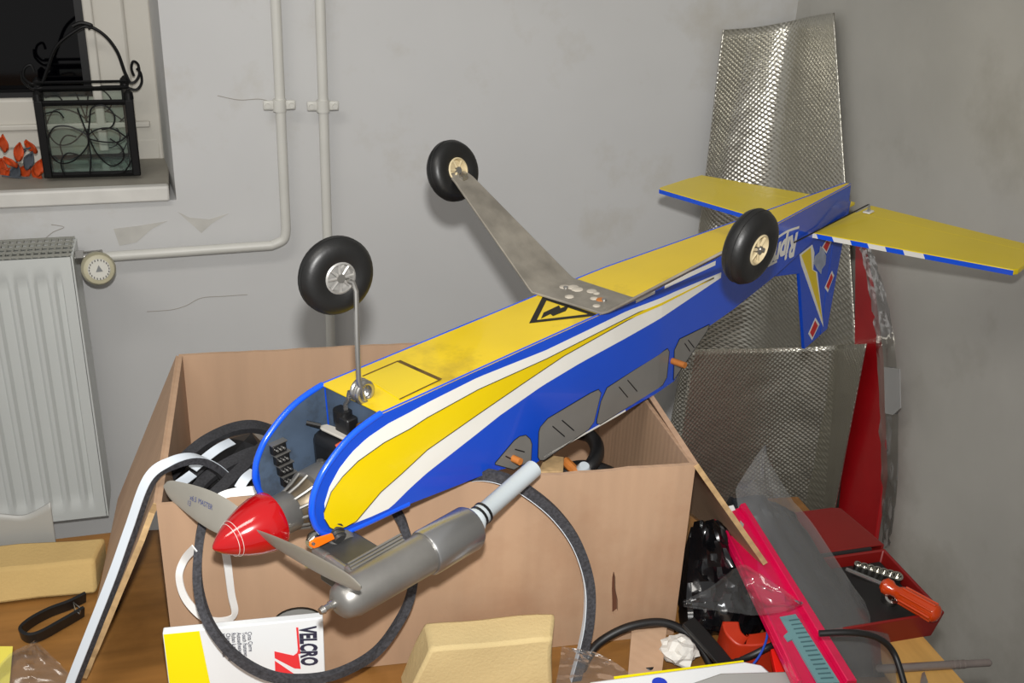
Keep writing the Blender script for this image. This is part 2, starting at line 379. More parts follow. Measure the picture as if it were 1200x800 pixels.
clamp(t, on_y(327.5, 123, yp).x, on_y(327.5, 123, yp).z)
t = thing('heating_pipe', (x2, yp, .1), 'straight white vertical heating pipe, right one of the pair', 'pipe')
MB().tube([(p2t.x, yp, 2.6), (p2b.x, yp, .1)], .0095, 14).build('pipe', pipe_m, t)
clamp(t, on_y(378.5, 124, yp).x, on_y(378.5, 124, yp).z)
# radiator --------------------------------------------------------------
yr = YW - .13                           # front face
rt = on_y(83, 301, yr); xr = rt.x; zr = rt.z; zb_ = zr - .56
rad = thing('radiator', (xr - .5, YW - .08, zb_), 'white ribbed panel radiator mounted under the window', 'radiator')
W_ = 1.0
def radz(x):                            # ribbed front: pressed vertical channels
    k = ((xr - x) - .022) / .0335; f = k - math.floor(k)
    return .007 * max(0, min(1, (abs(f - .5) - .12) * 8)) if .02 < xr - x < W_ - .02 else 0
nx = 360
mb = MB()
def rf(a, b):
    x = xr - W_ + W_ * a; z = zr - .56 + .56 * b; e = min(1, max(0, (z - (zr - .53)) / .012)) * min(1, max(0, (zr - .032 - z) / .012))
    return (x, yr + radz(x) * e, z)
mb.grid(rf, nx, 46); mb.build('front_panel', rad_m, rad)
mb = MB(); mb.box((xr + .001, yr + .05, zr - .28), (.004, .10, .56)); mb.box((xr - W_ / 2, yr + .1, zr - .28), (W_, .006, .54)); mb.build('casing', rad_m, rad, smooth=False)
g = MB()
for i in range(84): g.box((xr - .006 - i * .012, yr + .05, zr + .002), (.004, .094, .004))
for j in range(5): g.box((xr - .5, yr + .006 + j * .022, zr + .003), (1.0, .004, .004))
g.build('top_grille', mat('grille_grey', (150, 150, 142), .6), rad, smooth=False)
# valve
vc = on_y(115, 314, yr - .02); ax = (CAM - vc); ax = Vector((.15, -1, .28)).normalized()
t = thing('thermostat_valve', vc - Vector((0, 0, .04)), 'round cream thermostat knob at the radiator corner', 'valve')
MB().lathe([(-.05, .022), (-.04, .027), (.0, .0295), (.018, .0295), (.026, .026), (.027, .022)], vc, ax, 28).build('knob', valve_m, t)
dl = MB().lathe([(.0265, .0195), (.0285, .019)], vc, ax, 28).build('dial', dial_m, t)
a_ = ax.orthogonal().normalized(); a_ = Vector((0, 0, 1)); a_ = (a_ - ax * a_.dot(ax)).normalized(); b_ = a_.cross(ax)
mk = MB()
for k in range(20):
    q = 2 * math.pi * k / 20; mk.box(vc + ax * .029 + (a_ * math.cos(q) + b_ * math.sin(q)) * .0168, (.0018, .0034, .001), (a_.cross(ax) * 1.0, a_, ax))
sub(mk, 'scale_marks', mat('mark_grey', (96, 94, 90), .6), dl, smooth=False)
sub(MB().prism([vc + ax * .0287 + a_ * .008 , vc + ax * .0287 - a_ * .004 + b_ * .006, vc + ax * .0287 - a_ * .004 - b_ * .006], ax * .0006), 'arrow', mat('arrow_grey', (120, 122, 122), .6), dl, smooth=False)
MB().tube([(xr - .01, yr + .04, vc.z - .002), (vc.x, yr + .05, vc.z - .002), vc - ax * .045], .011, 12).build('valve_body', steel_m, t)
MB().lathe([(0, .014), (.014, .014)], (xr + .004, yr + .04, vc.z), (1, 0, 0), 6).build('union_nut', steel_m, t)
# lantern ---------------------------------------------------------------
LB = [Vector((-.288, 2.195, SZ)), Vector((-.128, 2.19, SZ)), Vector((-.128 - .012, 2.31, SZ)), Vector((-.288 - .012, 2.313, SZ))]
lz = SZ + .008; hz = on_y(120, 112, 2.195).z - .006
lan = thing('lantern', (-.21, 2.25, SZ), 'black iron candle lantern with scroll wires and curled handle', 'lantern')
mb = MB()
for p in LB: mb.box((p.x, p.y, (lz + hz) / 2), (.014, .014, hz - lz))
for i, p in enumerate(LB): pass
for k, p in enumerate(LB):
    mbp = MB(); mbp.box((p.x, p.y, (lz + hz) / 2), (.015, .015, hz - lz)); mbp.build('post', black_metal, lan, bevel=.002)
    MB().lathe([(0, .009), (.012, .008), (.018, .002)], (p.x, p.y, hz), (0, 0, 1), 10).build('finial', black_metal, lan)
for zz, h in ((lz + .004, .012), (hz - .006, .012)):
    for i in range(4):
        a, b = LB[i], LB[(i + 1) % 4]; mbr = MB(); mbr.tube([(a.x, a.y, zz), (b.x, b.y, zz)], h / 2, 6); mbr.build('rail', black_metal, lan, smooth=False)
MB().prism([(p.x, p.y, lz) for p in LB], (0, 0, .004)).build('base_plate', mat('mirror_base', (150, 176, 170), .12, metal=.8), lan, smooth=False)
for i in range(4):
    a, b = LB[i], LB[(i + 1) % 4]; d = (b - a).normalized() * .008; nrm = Vector((0, 0, 1)).cross(d).normalized() * .001
    MB().prism([Vector((a.x, a.y, lz + .01)) + d, Vector((b.x, b.y, lz + .01)) - d, Vector((b.x, b.y, hz - .012)) - d, Vector((a.x, a.y, hz - .012)) + d], nrm).build('pane', glass_m, lan, smooth=False)
def scroll(A, B, oy):                   # wire ornament on a side: A, B lower corners
    H = hz - lz; wx = (B - A)
    def P(a, b): return Vector((A.x, A.y, lz)) + wx * a + Vector((0, oy, H * b))
    for pts in ([(.05, .52), (.14, .66), (.3, .67), (.46, .58), (.5, .5), (.46, .38), (.3, .22), (.14, .2), (.05, .34), (.05, .52)],
                [(.46, .02), (.5, .25), (.5, .5), (.54, .75), (.58, .9), (.72, .93), (.82, .8), (.78, .66), (.66, .62)],
                [(.95, .55), (.84, .46), (.66, .46), (.5, .52), (.6, .62), (.78, .63), (.94, .5)],
                [(.42, .9), (.5, .55), (.58, .3), (.72, .14), (.86, .22), (.86, .38), (.74, .5)],
                [(.18, .02), (.16, .2), (.24, .32), (.36, .3)], [(.7, .03), (.86, .06), (.95, .2)], [(.06, .84), (.2, .86), (.26, .78)]):
        MB().tube(crv([P(*q) for q in pts], 6), .0015, 6).build('scroll_wire', black_metal, lan)
scroll(LB[0], LB[1], -.006); scroll(LB[3], LB[2], .004)
ctr = sum(LB, Vector()) / 4
pt = lambda u, v, y=2.25: on_y(u, v, y)
MB().tube(crv([pt(152, 97), pt(146, 84), pt(137, 60), pt(122, 41), pt(103, 31), pt(86, 38), pt(66, 55), pt(56, 80), pt(50, 97)], 8), .0032, 8).build('handle', black_metal, lan)
MB().tube(crv([pt(85, 31), pt(95, 27), pt(107, 30), pt(103, 33)], 6), .004, 8).build('handle_grip', black_metal, lan)
for pts in ([(152, 97), (158, 96), (163, 88), (162, 76), (156, 72), (154, 80), (157, 89)], [(150, 103), (160, 105), (166, 97), (165, 86), (160, 80)],
            [(47, 97), (36, 98), (28, 90), (29, 80), (36, 76), (40, 84)], [(50, 103), (38, 104), (27, 95), (25, 84)]):
    MB().tube(crv([pt(*q) for q in pts], 6), .0026, 7).build('curl', black_metal, lan)
for zz in (hz + .008, hz + .02):
    MB().tube([(ctr.x - .085, 2.25, zz), (ctr.x + .085, 2.25, zz)], .003, 6).build('cross_bar', black_metal, lan)
# dried orange flowers ----------------------------------------------------
fl0 = on_z(25, 222, SZ)
fw = thing('dried_bouquet', (fl0.x - .04, fl0.y + .03, SZ), 'orange dried leaf bouquet lying beside the lantern', 'flowers')
rnd = random.Random(3)
for k, (u, v) in enumerate([(4, 168), (12, 190), (3, 196), (22, 178), (36, 172), (34, 188), (30, 200), (8, 214), (24, 212), (44, 212), (18, 203), (46, 196)]):
    c = on_y(u, v, 2.20 + .05 * rnd.random()); c.z = max(c.z, SZ + .006)
    d = Vector((rnd.uniform(-.5, .5), rnd.uniform(-.4, .1), rnd.uniform(.2, 1))).normalized(); s_ = d.cross(Vector((0, 1, .2))).normalized(); n_ = d.cross(s_)
    L_ = .026 + .012 * rnd.random()
    mb = MB(); mb.grid(lambda a, b: c + d * (L_ * (a - .5)) + s_ * (.019 * (b - .5) * math.sin(math.pi * (.12 + .84 * a))) + n_ * (.006 * math.sin(3 * a + 4 * b)), 6, 4)
    mb.build('leaf', orange_leaf if k not in (5, 10) else grey_leaf, fw, solid=.002)
for (a, b) in (((18, 178), (36, 173)), ((12, 200), (30, 176)), ((2, 206), (40, 210))):
    MB().tube([on_y(*a, 2.22), on_y(*b, 2.22)], .0018, 6).build('stem', grey_leaf, fw)
# ================================================================== table
tx0, tx1, ty0, ty1 = -.75, .819, .45, 1.23
tb = thing('workbench', (.05, .9, 0), 'wooden workbench covered with modelling clutter', 'table')
MB().prism([(tx0, ty0, TZ - .03), (tx1, ty0, TZ - .03), (tx1, 1.23, TZ - .03), (.55, 1.255, TZ - .03), (-.15, 1.345, TZ - .03), (tx0, 1.345, TZ - .03)], (0, 0, .03)).build('tabletop', wood_m, tb, bevel=.002)
MB().box((.05, (ty0 + ty1) / 2, TZ - .08), (1.35, .70, .1)).build('apron', wood_l, tb, smooth=False)
for x in (tx0 + .08, tx1 - .12):
    for y in (ty0 + .08, ty1 - .08): MB().box((x, y, TZ / 2 - .015), (.06, .06, TZ - .03)).build('leg', wood_l, tb, smooth=False)
MB().box((tx1 - .045, .72, TZ + .0012), (.085, .53, .0022)).build('edge_board', wood_l, tb, smooth=False)
# ================================================================== carton
BWD, BDP, BHT, TH = .590, .356, BTOP - TZ - .0005, .005
cb = thing('cardboard_box', bw(BWD / 2, BDP / 2, -BHT), 'large open brown cardboard box carrying the model airplane', 'box')
def ell(c, rx, rz, n=20, tilt=0):
    return [bw(c[0] + rx * math.cos(2 * math.pi * k / n), 0, c[1] + rz * math.sin(2 * math.pi * k / n)) for k in range(n)]
def b2(u, v): p = on_b(u, v) - BO; return p.dot(BX), p.z
def wob(a, b, n, amp, seed):            # a worn top edge
    return [(a[0] + (b[0] - a[0]) * i / n, a[1] + (b[1] - a[1]) * i / n + (amp * noise.noise(Vector((i * .9, seed, 0))) if 0 < i < n else 0)) for i in range(n + 1)]
outer = [bw(x, 0, z) for x, z in [(0, -BHT), (BWD, -BHT)] + list(reversed(wob((0, 0), (BWD, 0), 30, .0025, 1.3)))]
hc = b2(349, 727)
slot = [on_b(u, v) for u, v in [(719, 669), (721, 676), (721.5, 692), (724, 703), (724, 716), (719, 720), (717.5, 716), (717.5, 704), (717, 690), (717.5, 676)]]
fill_holes(outer, [ell(hc, .027, .019, 28), slot], BY * TH).build('front_panel', card_m, cb, smooth=False)
MB().prism([p + BY * (TH + .0006) for p in [on_b(u, v) for u, v in [(714, 664), (727, 664), (727, 724), (714, 724)]]], BY * .001).build('torn_liner', card_h, cb, smooth=False)
outer = [bw(x, BDP - TH, z) for x, z in [(0, -BHT), (BWD, -BHT)] + list(reversed(wob((0, 0), (BWD, 0), 30, .002, 5.3)))]
MB().prism(outer, BY * TH).build('back_panel', card_m, cb, smooth=False)
MB().prism([bw(0, y, z) for y, z in [(TH, -BHT), (BDP - TH, -BHT), (BDP - TH, 0), (TH, 0)]], BX * TH).build('side_panel', card_m, cb, smooth=False)
MB().prism([bw(BWD - TH, y, z) for y, z in [(TH, -BHT), (BDP - TH, -BHT), (BDP - TH, -.006), (.17, -.011), (.12, -.008), (TH, -.001)]], BX * TH).build('side_panel', card_m, cb, smooth=False)
MB().prism([bw(x, y, -BHT) for x, y in [(TH, TH), (BWD - TH, TH), (BWD - TH, BDP - TH), (TH, BDP - TH)]], Vector((0, 0, TH))).build('bottom_panel', card_m, cb, smooth=False)
# flaps folded outwards
def flap(x0, a, ln, y0, y1, sgn, fl_y0=0., torn=False, twist=0.):
    d = BX * (sgn * math.cos(a)) - Vector((0, 0, math.sin(a))); n = d.cross(BY).normalized() * .006
    if n.z < 0: n = -n
    P = lambda s_, y: bw(x0, y, 0) + d * s_
    def fn(u_, v_):                    # u along the fold, v outwards
        e0 = y0 + fl_y0 * v_ + (.010 * max(0, noise.noise(Vector((v_ * 9, 1.7, 0)))) + .012 * max(0, 1 - abs(v_ - .08) / .08) if torn else .0015 * noise.noise(Vector((v_ * 12, 4, 0))))
        p = P(.001 + (ln - .001) * v_, e0 + (y1 - e0) * u_)
        return p - Vector((0, 0, 1)) * (twist * v_ * u_) - BX * (sgn * twist * .3 * v_ * u_)
    top_ = lambda a, b: fn(a, b) + n * .5
    mb = MB(); nu, nv = 10, 16
    mb.grid(top_, nu, nv); mb.grid(lambda a, b: fn(a, b) - n * .5, nu, nv)
    n1 = (nu + 1) * (nv + 1); ring = [i for i in range(nu + 1)] + [j * (nu + 1) + nu for j in range(1, nv + 1)] + [nv * (nu + 1) + i for i in range(nu - 1, -1, -1)] + [j * (nu + 1) for j in range(nv - 1, 0, -1)]
    mb.f += [(ring[i], ring[(i + 1) % len(ring)], n1 + ring[(i + 1) % len(ring)], n1 + ring[i]) for i in range(len(ring))]
    f = mb.build('flap', card_m, cb)
    sub(MB().sweep([fn(0, j / 16) - BY * .0006 for j in range(17)], .0062, .0014, BY), 'cut_edge', card_e, f, smooth=False)
flap(0, math.atan2(.219, .098), .236, .0, BDP - .004, -1, -.004, True)
flap(BWD, math.atan2(.150, .107), .184, .0, BDP - .004, 1, twist=.10)
# ================================================================== model airplane (its own millimetres: x to the tail, y to its right side, z to the belly)
def A(x, y, z): return Vector((x * .001, -y * .001, z * .001))
ap = D.objects.new('model_airplane', None); COL.objects.link(ap); ap.empty_display_size = .1; OFF['model_airplane'] = Vector((0, 0, 0))
mm = Matrix.Identity(4)
for i in range(3): mm[i][0] = PX[i]; mm[i][1] = -PY[i]; mm[i][2] = PZ[i]; mm[i][3] = PO[i]
ap.matrix_world = mm
tag(ap, 'blue and yellow radio control trainer airplane lying upside down on the cardboard box', 'model airplane')
UP = [(0, -70), (1.5, -60), (4, -52), (9, -43), (16, -34), (24, -27), (35, -19), (48, -11.5), (62, -6), (78, -2), (90, 0), (1080, 0)]
LO = [(0, -70.5), (1.5, -80), (4, -88), (9, -96), (16, -102), (24, -106), (35, -108.5), (48, -110), (62, -111), (90, -112.5), (116, -114), (188, -123), (233, -128), (266, -136), (300, -149), (320, -146.5), (430, -146), (533, -144.5), (572, -143.5), (582, -138), (594, -131), (620, -114), (654, -95), (720, -92), (830, -81), (960, -60), (1080, -44)]
def itp(tab, x):
    if x <= tab[0][0]: return tab[0][1]
    for (a, b), (c, d) in zip(tab, tab[1:]):
        if x <= c: return b + (d - b) * (x - a) / max(1e-9, c - a)
    return tab[-1][1]
XS = sorted(set([x for x, _ in UP] + [x for x, _ in LO] + list(range(100, 1080, 40))))
def side_plate(s):
    vs = []; fs = []
    for x in XS:
        u, l, w_ = itp(UP, x), itp(LO, x), wid(x)
        vs += [A(x, s * w_, u), A(x, s * w_, l), A(x, s * (w_ - 3.5), l), A(x, s * (w_ - 3.5), u)]
    n = len(XS)
    for i in range(n - 1): fs += [(i * 4 + k, i * 4 + (k + 1) % 4, i * 4 + 4 + (k + 1) % 4, i * 4 + 4 + k) for k in range(4)]
    fs += [(0, 1, 2, 3), tuple(range(4 * n - 4, 4 * n))]
    return MB().add(vs, fs)
sideR = side_plate(1).build('fuselage_side', blue_m, ap); sideL = side_plate(-1).build('fuselage_side', blue_m, ap)
# inner lining of the nose bay on the far cheek
vs = [x for x in XS if x <= 90]
for s in (-1, 1):
    lp = [A(x, s * 44.2, itp(UP, x) - 1.5) for x in vs[2:]] + [A(x, s * 44.2, itp(LO, x) + 1.5) for x in reversed(vs[2:])]
    MB().prism(lp, A(0, -s * .6, 0)).build('cheek_lining', bay_m, ap, smooth=False)
def bridge(x0, x1, zf, mt, name, inset=0., th=1.2, parent=None, n=20):
    vs = []; fs = []
    for i in range(n + 1):
        x = x0 + (x1 - x0) * i / n; w_ = wid(x) - inset; z = zf(x)
        vs += [A(x, -w_, z), A(x, w_, z), A(x, w_, z - th), A(x, -w_, z - th)]
    for i in range(n): fs += [(i * 4 + k, i * 4 + (k + 1) % 4, i * 4 + 4 + (k + 1) % 4, i * 4 + 4 + k) for k in range(4)]
    fs += [(0, 1, 2, 3), tuple(range(4 * n, 4 * n + 4))]
    return MB().add(vs, fs).build(name, mt, parent or ap)
belly = bridge(89, 1080, lambda x: 1.0, belly_m, 'belly_panel', n=40)
for s in (-1, 1):
    pts = [A(x, s * (wid(x) - 1.0), 1.15) for x in range(90, 1081, 30)]
    sub(MB().sweep(pts, .0022, .0007, (0, 0, 1)), 'edge_stripe', trim_m, belly)
bridge(92, 300, lambda x: itp(LO, x) + 3, blue_m, 'top_deck', 3.4)
bridge(575, 1080, lambda x: itp(LO, x) + 2, blue_m, 'top_deck', 3.4)
MB().prism([A(92, y, z) for y, z in ((-44, 0), (44, 0), (44, -112), (-44, -112))], A(4, 0, 0)).build('firewall', bay_m, ap, smooth=False)
MB().prism([A(x, 44, z) for x, z in ((574, -2), (574, -140), (578, -140), (578, -2))], A(0, -88, 0)).build('bulkhead', bay_m, ap, smooth=False)
# nose edge trim
nose = [(90, 0), (78, -2), (62, -6), (48, -11.5), (35, -19), (24, -27), (16, -34), (9, -43), (4, -52), (1.5, -60), (0, -70), (1.5, -80), (4, -88), (9, -96), (16, -102), (24, -106), (35, -108.5), (62, -111), (90, -112.5), (116, -114)]
for s, sp in ((1, sideR), (-1, sideL)):
    sub(MB().tube(crv([A(x, s * 46.2, z) for x, z in nose], 4), .0033, 10), 'edge_trim', trim_m, sp)
# decals on the right side
def strip(ut, lt, x0, x1, off, mt, name, n=60, parent=sideR):
    vs = []; fs = []
    for i in range(n + 1):
        x = x0 + (x1 - x0) * (i / n) ** 1.5; y = wid(x) + off; u, l = itp(ut, x), itp(lt, x)
        if u < l: u = l = (u + l) / 2
        vs += [A(x, y, u), A(x, y, l), A(x, y - .25, l), A(x, y - .25, u)]
    for i in range(n): fs += [(i * 4 + k, i * 4 + (k + 1) % 4, i * 4 + 4 + (k + 1) % 4, i * 4 + 4 + k) for k in range(4)]
    fs += [(0, 1, 2, 3), tuple(range(4 * n, 4 * n + 4))]
    return sub(MB().add(vs, fs), name, mt, parent, smooth=False)
S = lambda px: sorted(sd(u, v) for u, v in px)
UW = S([(380, 590), (386, 570), (398, 548), (412, 530), (430, 513), (455, 496), (480, 483), (500, 472), (544, 450), (560, 442), (640, 410), (690, 386), (735, 364), (790, 342), (845, 319)])
LW = S([(380, 610), (392, 622), (417, 612), (435, 605), (457, 595), (480, 572), (500, 554), (560, 507), (585, 487), (635, 452), (680, 425), (735, 395), (845, 325)])
UY = S([(379, 600), (387.5, 576), (401, 558), (419, 540), (450, 518), (480, 502), (500, 489), (540, 467), (560, 456), (640, 420), (747, 366), (836, 325)])
LY = S([(380, 608), (386, 618), (393, 621), (405, 617), (417, 610.5), (446, 576), (470, 555), (500, 527), (560, 485), (611, 450), (660, 417), (735, 375), (836, 326)])
# keep the decals inside the trim
LW = [(x, max(z, itp(LO, x) + 3.2)) for x, z in LW]; LY = [(x, max(z, itp(LO, x) + 4)) for x, z in LY]
strip(UW, LW, max(UW[0][0], LW[0][0]), UW[-1][0], .35, whit_m, 'white_flash')
strip(UY, LY, max(UY[0][0], LY[0][0]), UY[-1][0], .6, yel_m, 'yellow_flash')
for tab in (UY, LY):
    sub(MB().tube([A(x, wid(x) + .75, z) for x, z in tab], .00045, 5), 'pinstripe', line_m, sideR)
def clip(poly, sgn):
    out = []
    for i, p in enumerate(poly):
        q = poly[(i + 1) % len(poly)]; a = sgn * (p[0] - XT) >= 0; b = sgn * (q[0] - XT) >= 0
        if a: out.append(p)
        if a != b:
            k = (XT - p[0]) / (q[0] - p[0]); out.append((XT, p[1] + (q[1] - p[1]) * k))
    return out
def side_decal(name, mt, px, off=.5, parent=sideR):
    P = [sd(u, v) for u, v in px]; mb = MB()
    for sgn in (-1, 1):
        c = clip(P, sgn)
        if len(c) > 2: mb.prism([A(x, wid(x) + off, z) for x, z in c], A(0, -.2, 0))
    return mb.build(name, mt, parent, smooth=False)
wins = [[(580, 542), (602, 516), (608.5, 511), (616, 509.5), (621, 514), (623, 520), (622, 539), (602, 550), (580, 544)],
        [(631, 506), (633, 500), (641.5, 490), (692, 460), (701, 456), (704, 460), (695.5, 494), (689.5, 503), (637, 539), (632, 539), (630, 535)],
        [(699, 492), (704, 470), (711, 454), (782, 408), (784, 412), (781, 442), (776, 451), (703, 497), (699, 496)],
        [(789, 445), (790, 410), (796, 397), (831, 380), (828, 388), (792, 441)]]
dash = [[((603, 526), (614, 529)), ((592, 534), (600, 538))], [((647, 499), (661, 511)), ((658, 492), (672, 504))], [((725, 453), (735, 465)), ((735, 445), (746, 458))], [((802, 402), (808, 411)), ((806, 398), (813, 407))]]
for wpx, ds in zip(wins, dash):
    wo = side_decal('cabin_window', pane_m, wpx)
    bp_ = [sd(u, v) for u, v in wpx]
    sub(MB().tube([A(x, wid(x) + .5, z) for x, z in bp_], .0005, 5, closed=True), 'window_outline', line_m, wo)
    for a, b in ds:
        sub(MB().tube([A(x, wid(x) + .6, z) for x, z in (sd(*a), sd(*b))], .0008, 5), 'window_dash', line_m, wo)
sub(MB().sweep([A(x, HW + .2, itp(LO, x) + 1.0) for x in range(318, 470, 15)], .0022, .0006, A(0, 1, 0)), 'bare_rail', whit_m, sideR, smooth=False)
# lettering: reads from the tail to the nose, right way up when the airplane flies
tx_ = -(A(1, wid(900), 0) - A(0, wid(899), 0)).normalized(); ty_ = A(0, 0, -1).normalized()
r0 = sd(934, 276)
org = A(r0[0] + 2, wid(r0[0] + 2) + .2, -31)
lt = text_mesh('Ripmax', .047, whit_m, 'lettering', sideR, org, tx_, ty_, shear=.25, bold=.0022, sx=.86, off=.0006)
zs = [v.dot(ty_) for v in lt.v]
sub(lt, 'lettering', whit_m, sideR, smooth=False)
for px in ([(893, 288), (908, 280), (922, 271), (936, 266)], [(888, 316), (900, 311), (910, 306)], [(745, 352), (790, 330), (838, 308)]):
    P = [sd(u, v) for u, v in px]
    sub(MB().sweep(crv([A(x, wid(x) + .5, z) for x, z in P], 5), .0035 if px[0][0] != 745 else .006, .0005, (A(0, 1, 0))), 'white_line', whit_m, sideR)
# far side flash, seen from the other side only
for x0 in (60,):
    MB().prism([A(x, -48.4, z) for x, z in ((10, -72), (30, -30), (90, -14), (500, -20), (90, -60), (40, -100), (18, -98))], A(0, .3, 0)).build('white_flash', whit_m, sideL, smooth=False)
# belly decals
def bz(u, v): l = pl(u, v, 2, 1.4); return l[0], l[1]
tri = [bz(636, 347), bz(620, 378.5), bz(703, 369)]
cx = sum(p[0] for p in tri) / 3; cy = sum(p[1] for p in tri) / 3
inn = [(p[0] + (cx - p[0]) * .27, p[1] + (cy - p[1]) * .27) for p in tri]
mb = MB()
for i in range(3):
    j = (i + 1) % 3; mb.prism([A(*tri[i], 1.35), A(*tri[j], 1.35), A(*inn[j], 1.35), A(*inn[i], 1.35)], A(0, 0, -.25))
sub(mb, 'warning_triangle', decal_k, belly, smooth=False)
bolt = [(637, 366), (655, 357.5), (657, 361), (668, 356.5), (663, 364), (648, 370), (645, 367.5), (634, 373)]
sub(MB().prism([A(*bz(u, v), 1.35) for u, v in bolt], A(0, 0, -.25)), 'lightning_mark', decal_k, belly, smooth=False)
hat = [bz(425, 441), bz(467, 423), bz(516, 445), bz(468, 468)]
hq = MB().prism([A(*p, 1.7) for p in hat], A(0, 0, -.6)); hatch = sub(hq, 'hatch_cover', yel_m, belly, smooth=False)
grime = mat('grime', (84, 64, 22), .8, var=.4, scale=60)
for a, b, w_ in ((0, 1, .0022), (1, 2, .005), (2, 3, .0016)):
    sub(MB().sweep([A(*hat[a], 1.75), A(*hat[b], 1.75)], w_, .0003, (0, 0, 1)), 'grimy_joint', grime, belly, smooth=False)
# landing gear ------------------------------------------------------------
gear = [(-214, 116, 428, 456), (-200, 109, 426, 458), (-62, 9, 410, 480), (-52, 3.6, 408, 480), (-46, 3, 410, 478), (46, 3, 414, 476), (52, 3.6, 414, 477), (62, 9, 414, 477), (200, 109, 426, 458), (214, 116, 428, 456)]
vs = []; fs = []
for i, (y, z, xa, xb) in enumerate(gear):
    y0, z0 = gear[max(0, i - 1)][:2]; y1, z1 = gear[min(len(gear) - 1, i + 1)][:2]; d = math.hypot(y1 - y0, z1 - z0); ny, nz = -(z1 - z0) / d * 1.5, (y1 - y0) / d * 1.5
    vs += [A(xa, y + ny, z + nz), A(xb, y + ny, z + nz), A(xb, y - ny, z - nz), A(xa, y - ny, z - nz)]
n = len(gear)
for i in range(n - 1): fs += [(i * 4 + k, i * 4 + (k + 1) % 4, i * 4 + 4 + (k + 1) % 4, i * 4 + 4 + k) for k in range(4)]
fs += [(0, 1, 2, 3), tuple(range(4 * n - 4, 4 * n))]
strap = MB().add(vs, fs).build('gear_strap', alu_m, ap, bevel=.0008)
rnd = random.Random(5)
for k in range(9):
    x, y = 440 + rnd.uniform(-14, 20), -34 + 8.5 * k
    s_ = rnd.uniform(4, 8); mb = MB(); mb.lathe([(0, s_ * .001), (.0008, s_ * .0009), (.0014, s_ * .0004)], A(x, y, 4.3), (0, 0, 1), 9); sub(mb, 'glue_residue', glue_m if k != 7 else dowel_m, strap)
for y in (-30, 30): sub(MB().lathe([(0, .0035), (.0022, .003)], A(445, y, 4.4), (0, 0, 1), 10), 'screw_head', steel_m, strap)
def wheel(c, axis, R, wdt, hm, name, spokes, out):
    ax_ = Vector(axis).normalized(); c = A(*c); axv = A(*(a * 1000 for a in ax_)).normalized()
    r = R * .001; h = wdt * .0005; prof = []
    for k in range(17):
        q = math.pi * (k / 16) ; t_ = -math.cos(q) * h; prof.append((t_, r * .56 + (r * .44) * math.sin(q) ** .62))
    prof = [(-h * .8, r * .40)] + prof + [(h * .8, r * .40), (-h * .8, r * .40)]
    ty = MB().lathe(prof, c, axv, 40, cap=False).build(name, tyre_m, ap)
    for q in (-.22, .22): sub(MB().tube([c + axv * (h * q) + (axv.orthogonal().normalized() * math.cos(a) + axv.cross(axv.orthogonal().normalized()) * math.sin(a)) * (r * .995) for a in [2 * math.pi * i / 40 for i in range(40)]], r * .012, 5, closed=True), 'tread_ring', tyre_m, ty)
    hb = MB().lathe([(-h * .42, r * .02), (-h * .42, r * .33), (-h * .90, r * .37), (-h * .82, r * .415), (h * .82, r * .415), (h * .90, r * .37), (h * .42, r * .33), (h * .42, r * .02)], c, axv, 30).build('wheel_hub', hm, ap)
    a0 = axv.orthogonal().normalized(); b0 = axv.cross(a0)
    for s in (-1, 1):
        for k in range(spokes):
            q = 2 * math.pi * k / spokes; d = a0 * math.cos(q) + b0 * math.sin(q)
            sub(MB().tube([c + axv * (s * h * .72) + d * (r * .08), c + axv * (s * h * .66) + d * (r * .36)], r * .04, 6), 'spoke', hm, hb)
        sub(MB().lathe([(0, r * .12), (h * .25, r * .11)], c + axv * (s * h * .68), axv * s, 14), 'axle_boss', steel_m, hb)
wheel((442, 224, 117), (0, 1, -.12), 40, 27, hubc_m, 'tyre', 6, 1)
wheel((442, -220, 117), (0, 1, .28), 39, 27, hubc_m, 'tyre', 6, -1)
for s in (-1, 1):
    MB().tube([A(442, s * 206, 115), A(442, s * 240, 117)], .0022, 8).build('axle', steel_m, ap)
    MB().lathe([(0, .0055), (.006, .0055)], A(442, s * 203, 113), A(0, 1, 0), 6).build('axle_nut', steel_m, ap)
wheel((97, -16, 124), (-.18, .98, 0), 38.5, 24, hub_m, 'nose_tyre', 8, 1)
# nose gear leg: wire with a coil spring
cx_, _, cz_ = pl(424, 458, 1, 10); sx1, _, sz1 = pl(420.5, 446, 1, 16); hx1, _, hz1 = pl(416, 334, 1, 2)
coil = [A(cx_ - 10 * math.cos(q) + .18 * k / 20, 17 - 4.4 * k / 20, cz_ + 10 * math.sin(q)) for k, q in enumerate([-math.pi * .5 + i * math.pi / 10 for i in range(66)])]
MB().tube([A(hx1 - 6, -30, hz1 + 3), A(hx1 - 1.5, -6, hz1 + 3), A(hx1, 0, hz1 + 2), A(hx1, 3, hz1 - 6), A((hx1 + sx1) / 2, 9, (hz1 + sz1) / 2), A(sx1, 16, sz1), A(cx_ - 2.5, 16, cz_ - 8)] + coil + [A(cx_ - 9, -1, cz_ - 10), A(89, -8, -8), A(88, -9, -40)], .0026, 8).build('nose_leg', steel_m, ap)
MB().box(A(85, -4, -30), (.014, .022, .024)).build('steering_block', dark_m, ap, bevel=.002)
MB().lathe([(0, .010), (.012, .010)], A(87, -11, -26), (0, 0, 1), 14).build('steering_collar', dark_m, ap)
MB().prism([A(84, 2, -36), A(80, -30, -38), A(72, -34, -38), A(70, -26, -38), A(72, 4, -38), A(76, 20, -38), A(84, 20, -38)], A(0, 0, 3)).build('steering_arm', greyp, ap, bevel=.001)
MB().tube([A(72, -30, -34), A(62, -40, -30)], .0025, 6).build('link_rod', dark_m, ap)
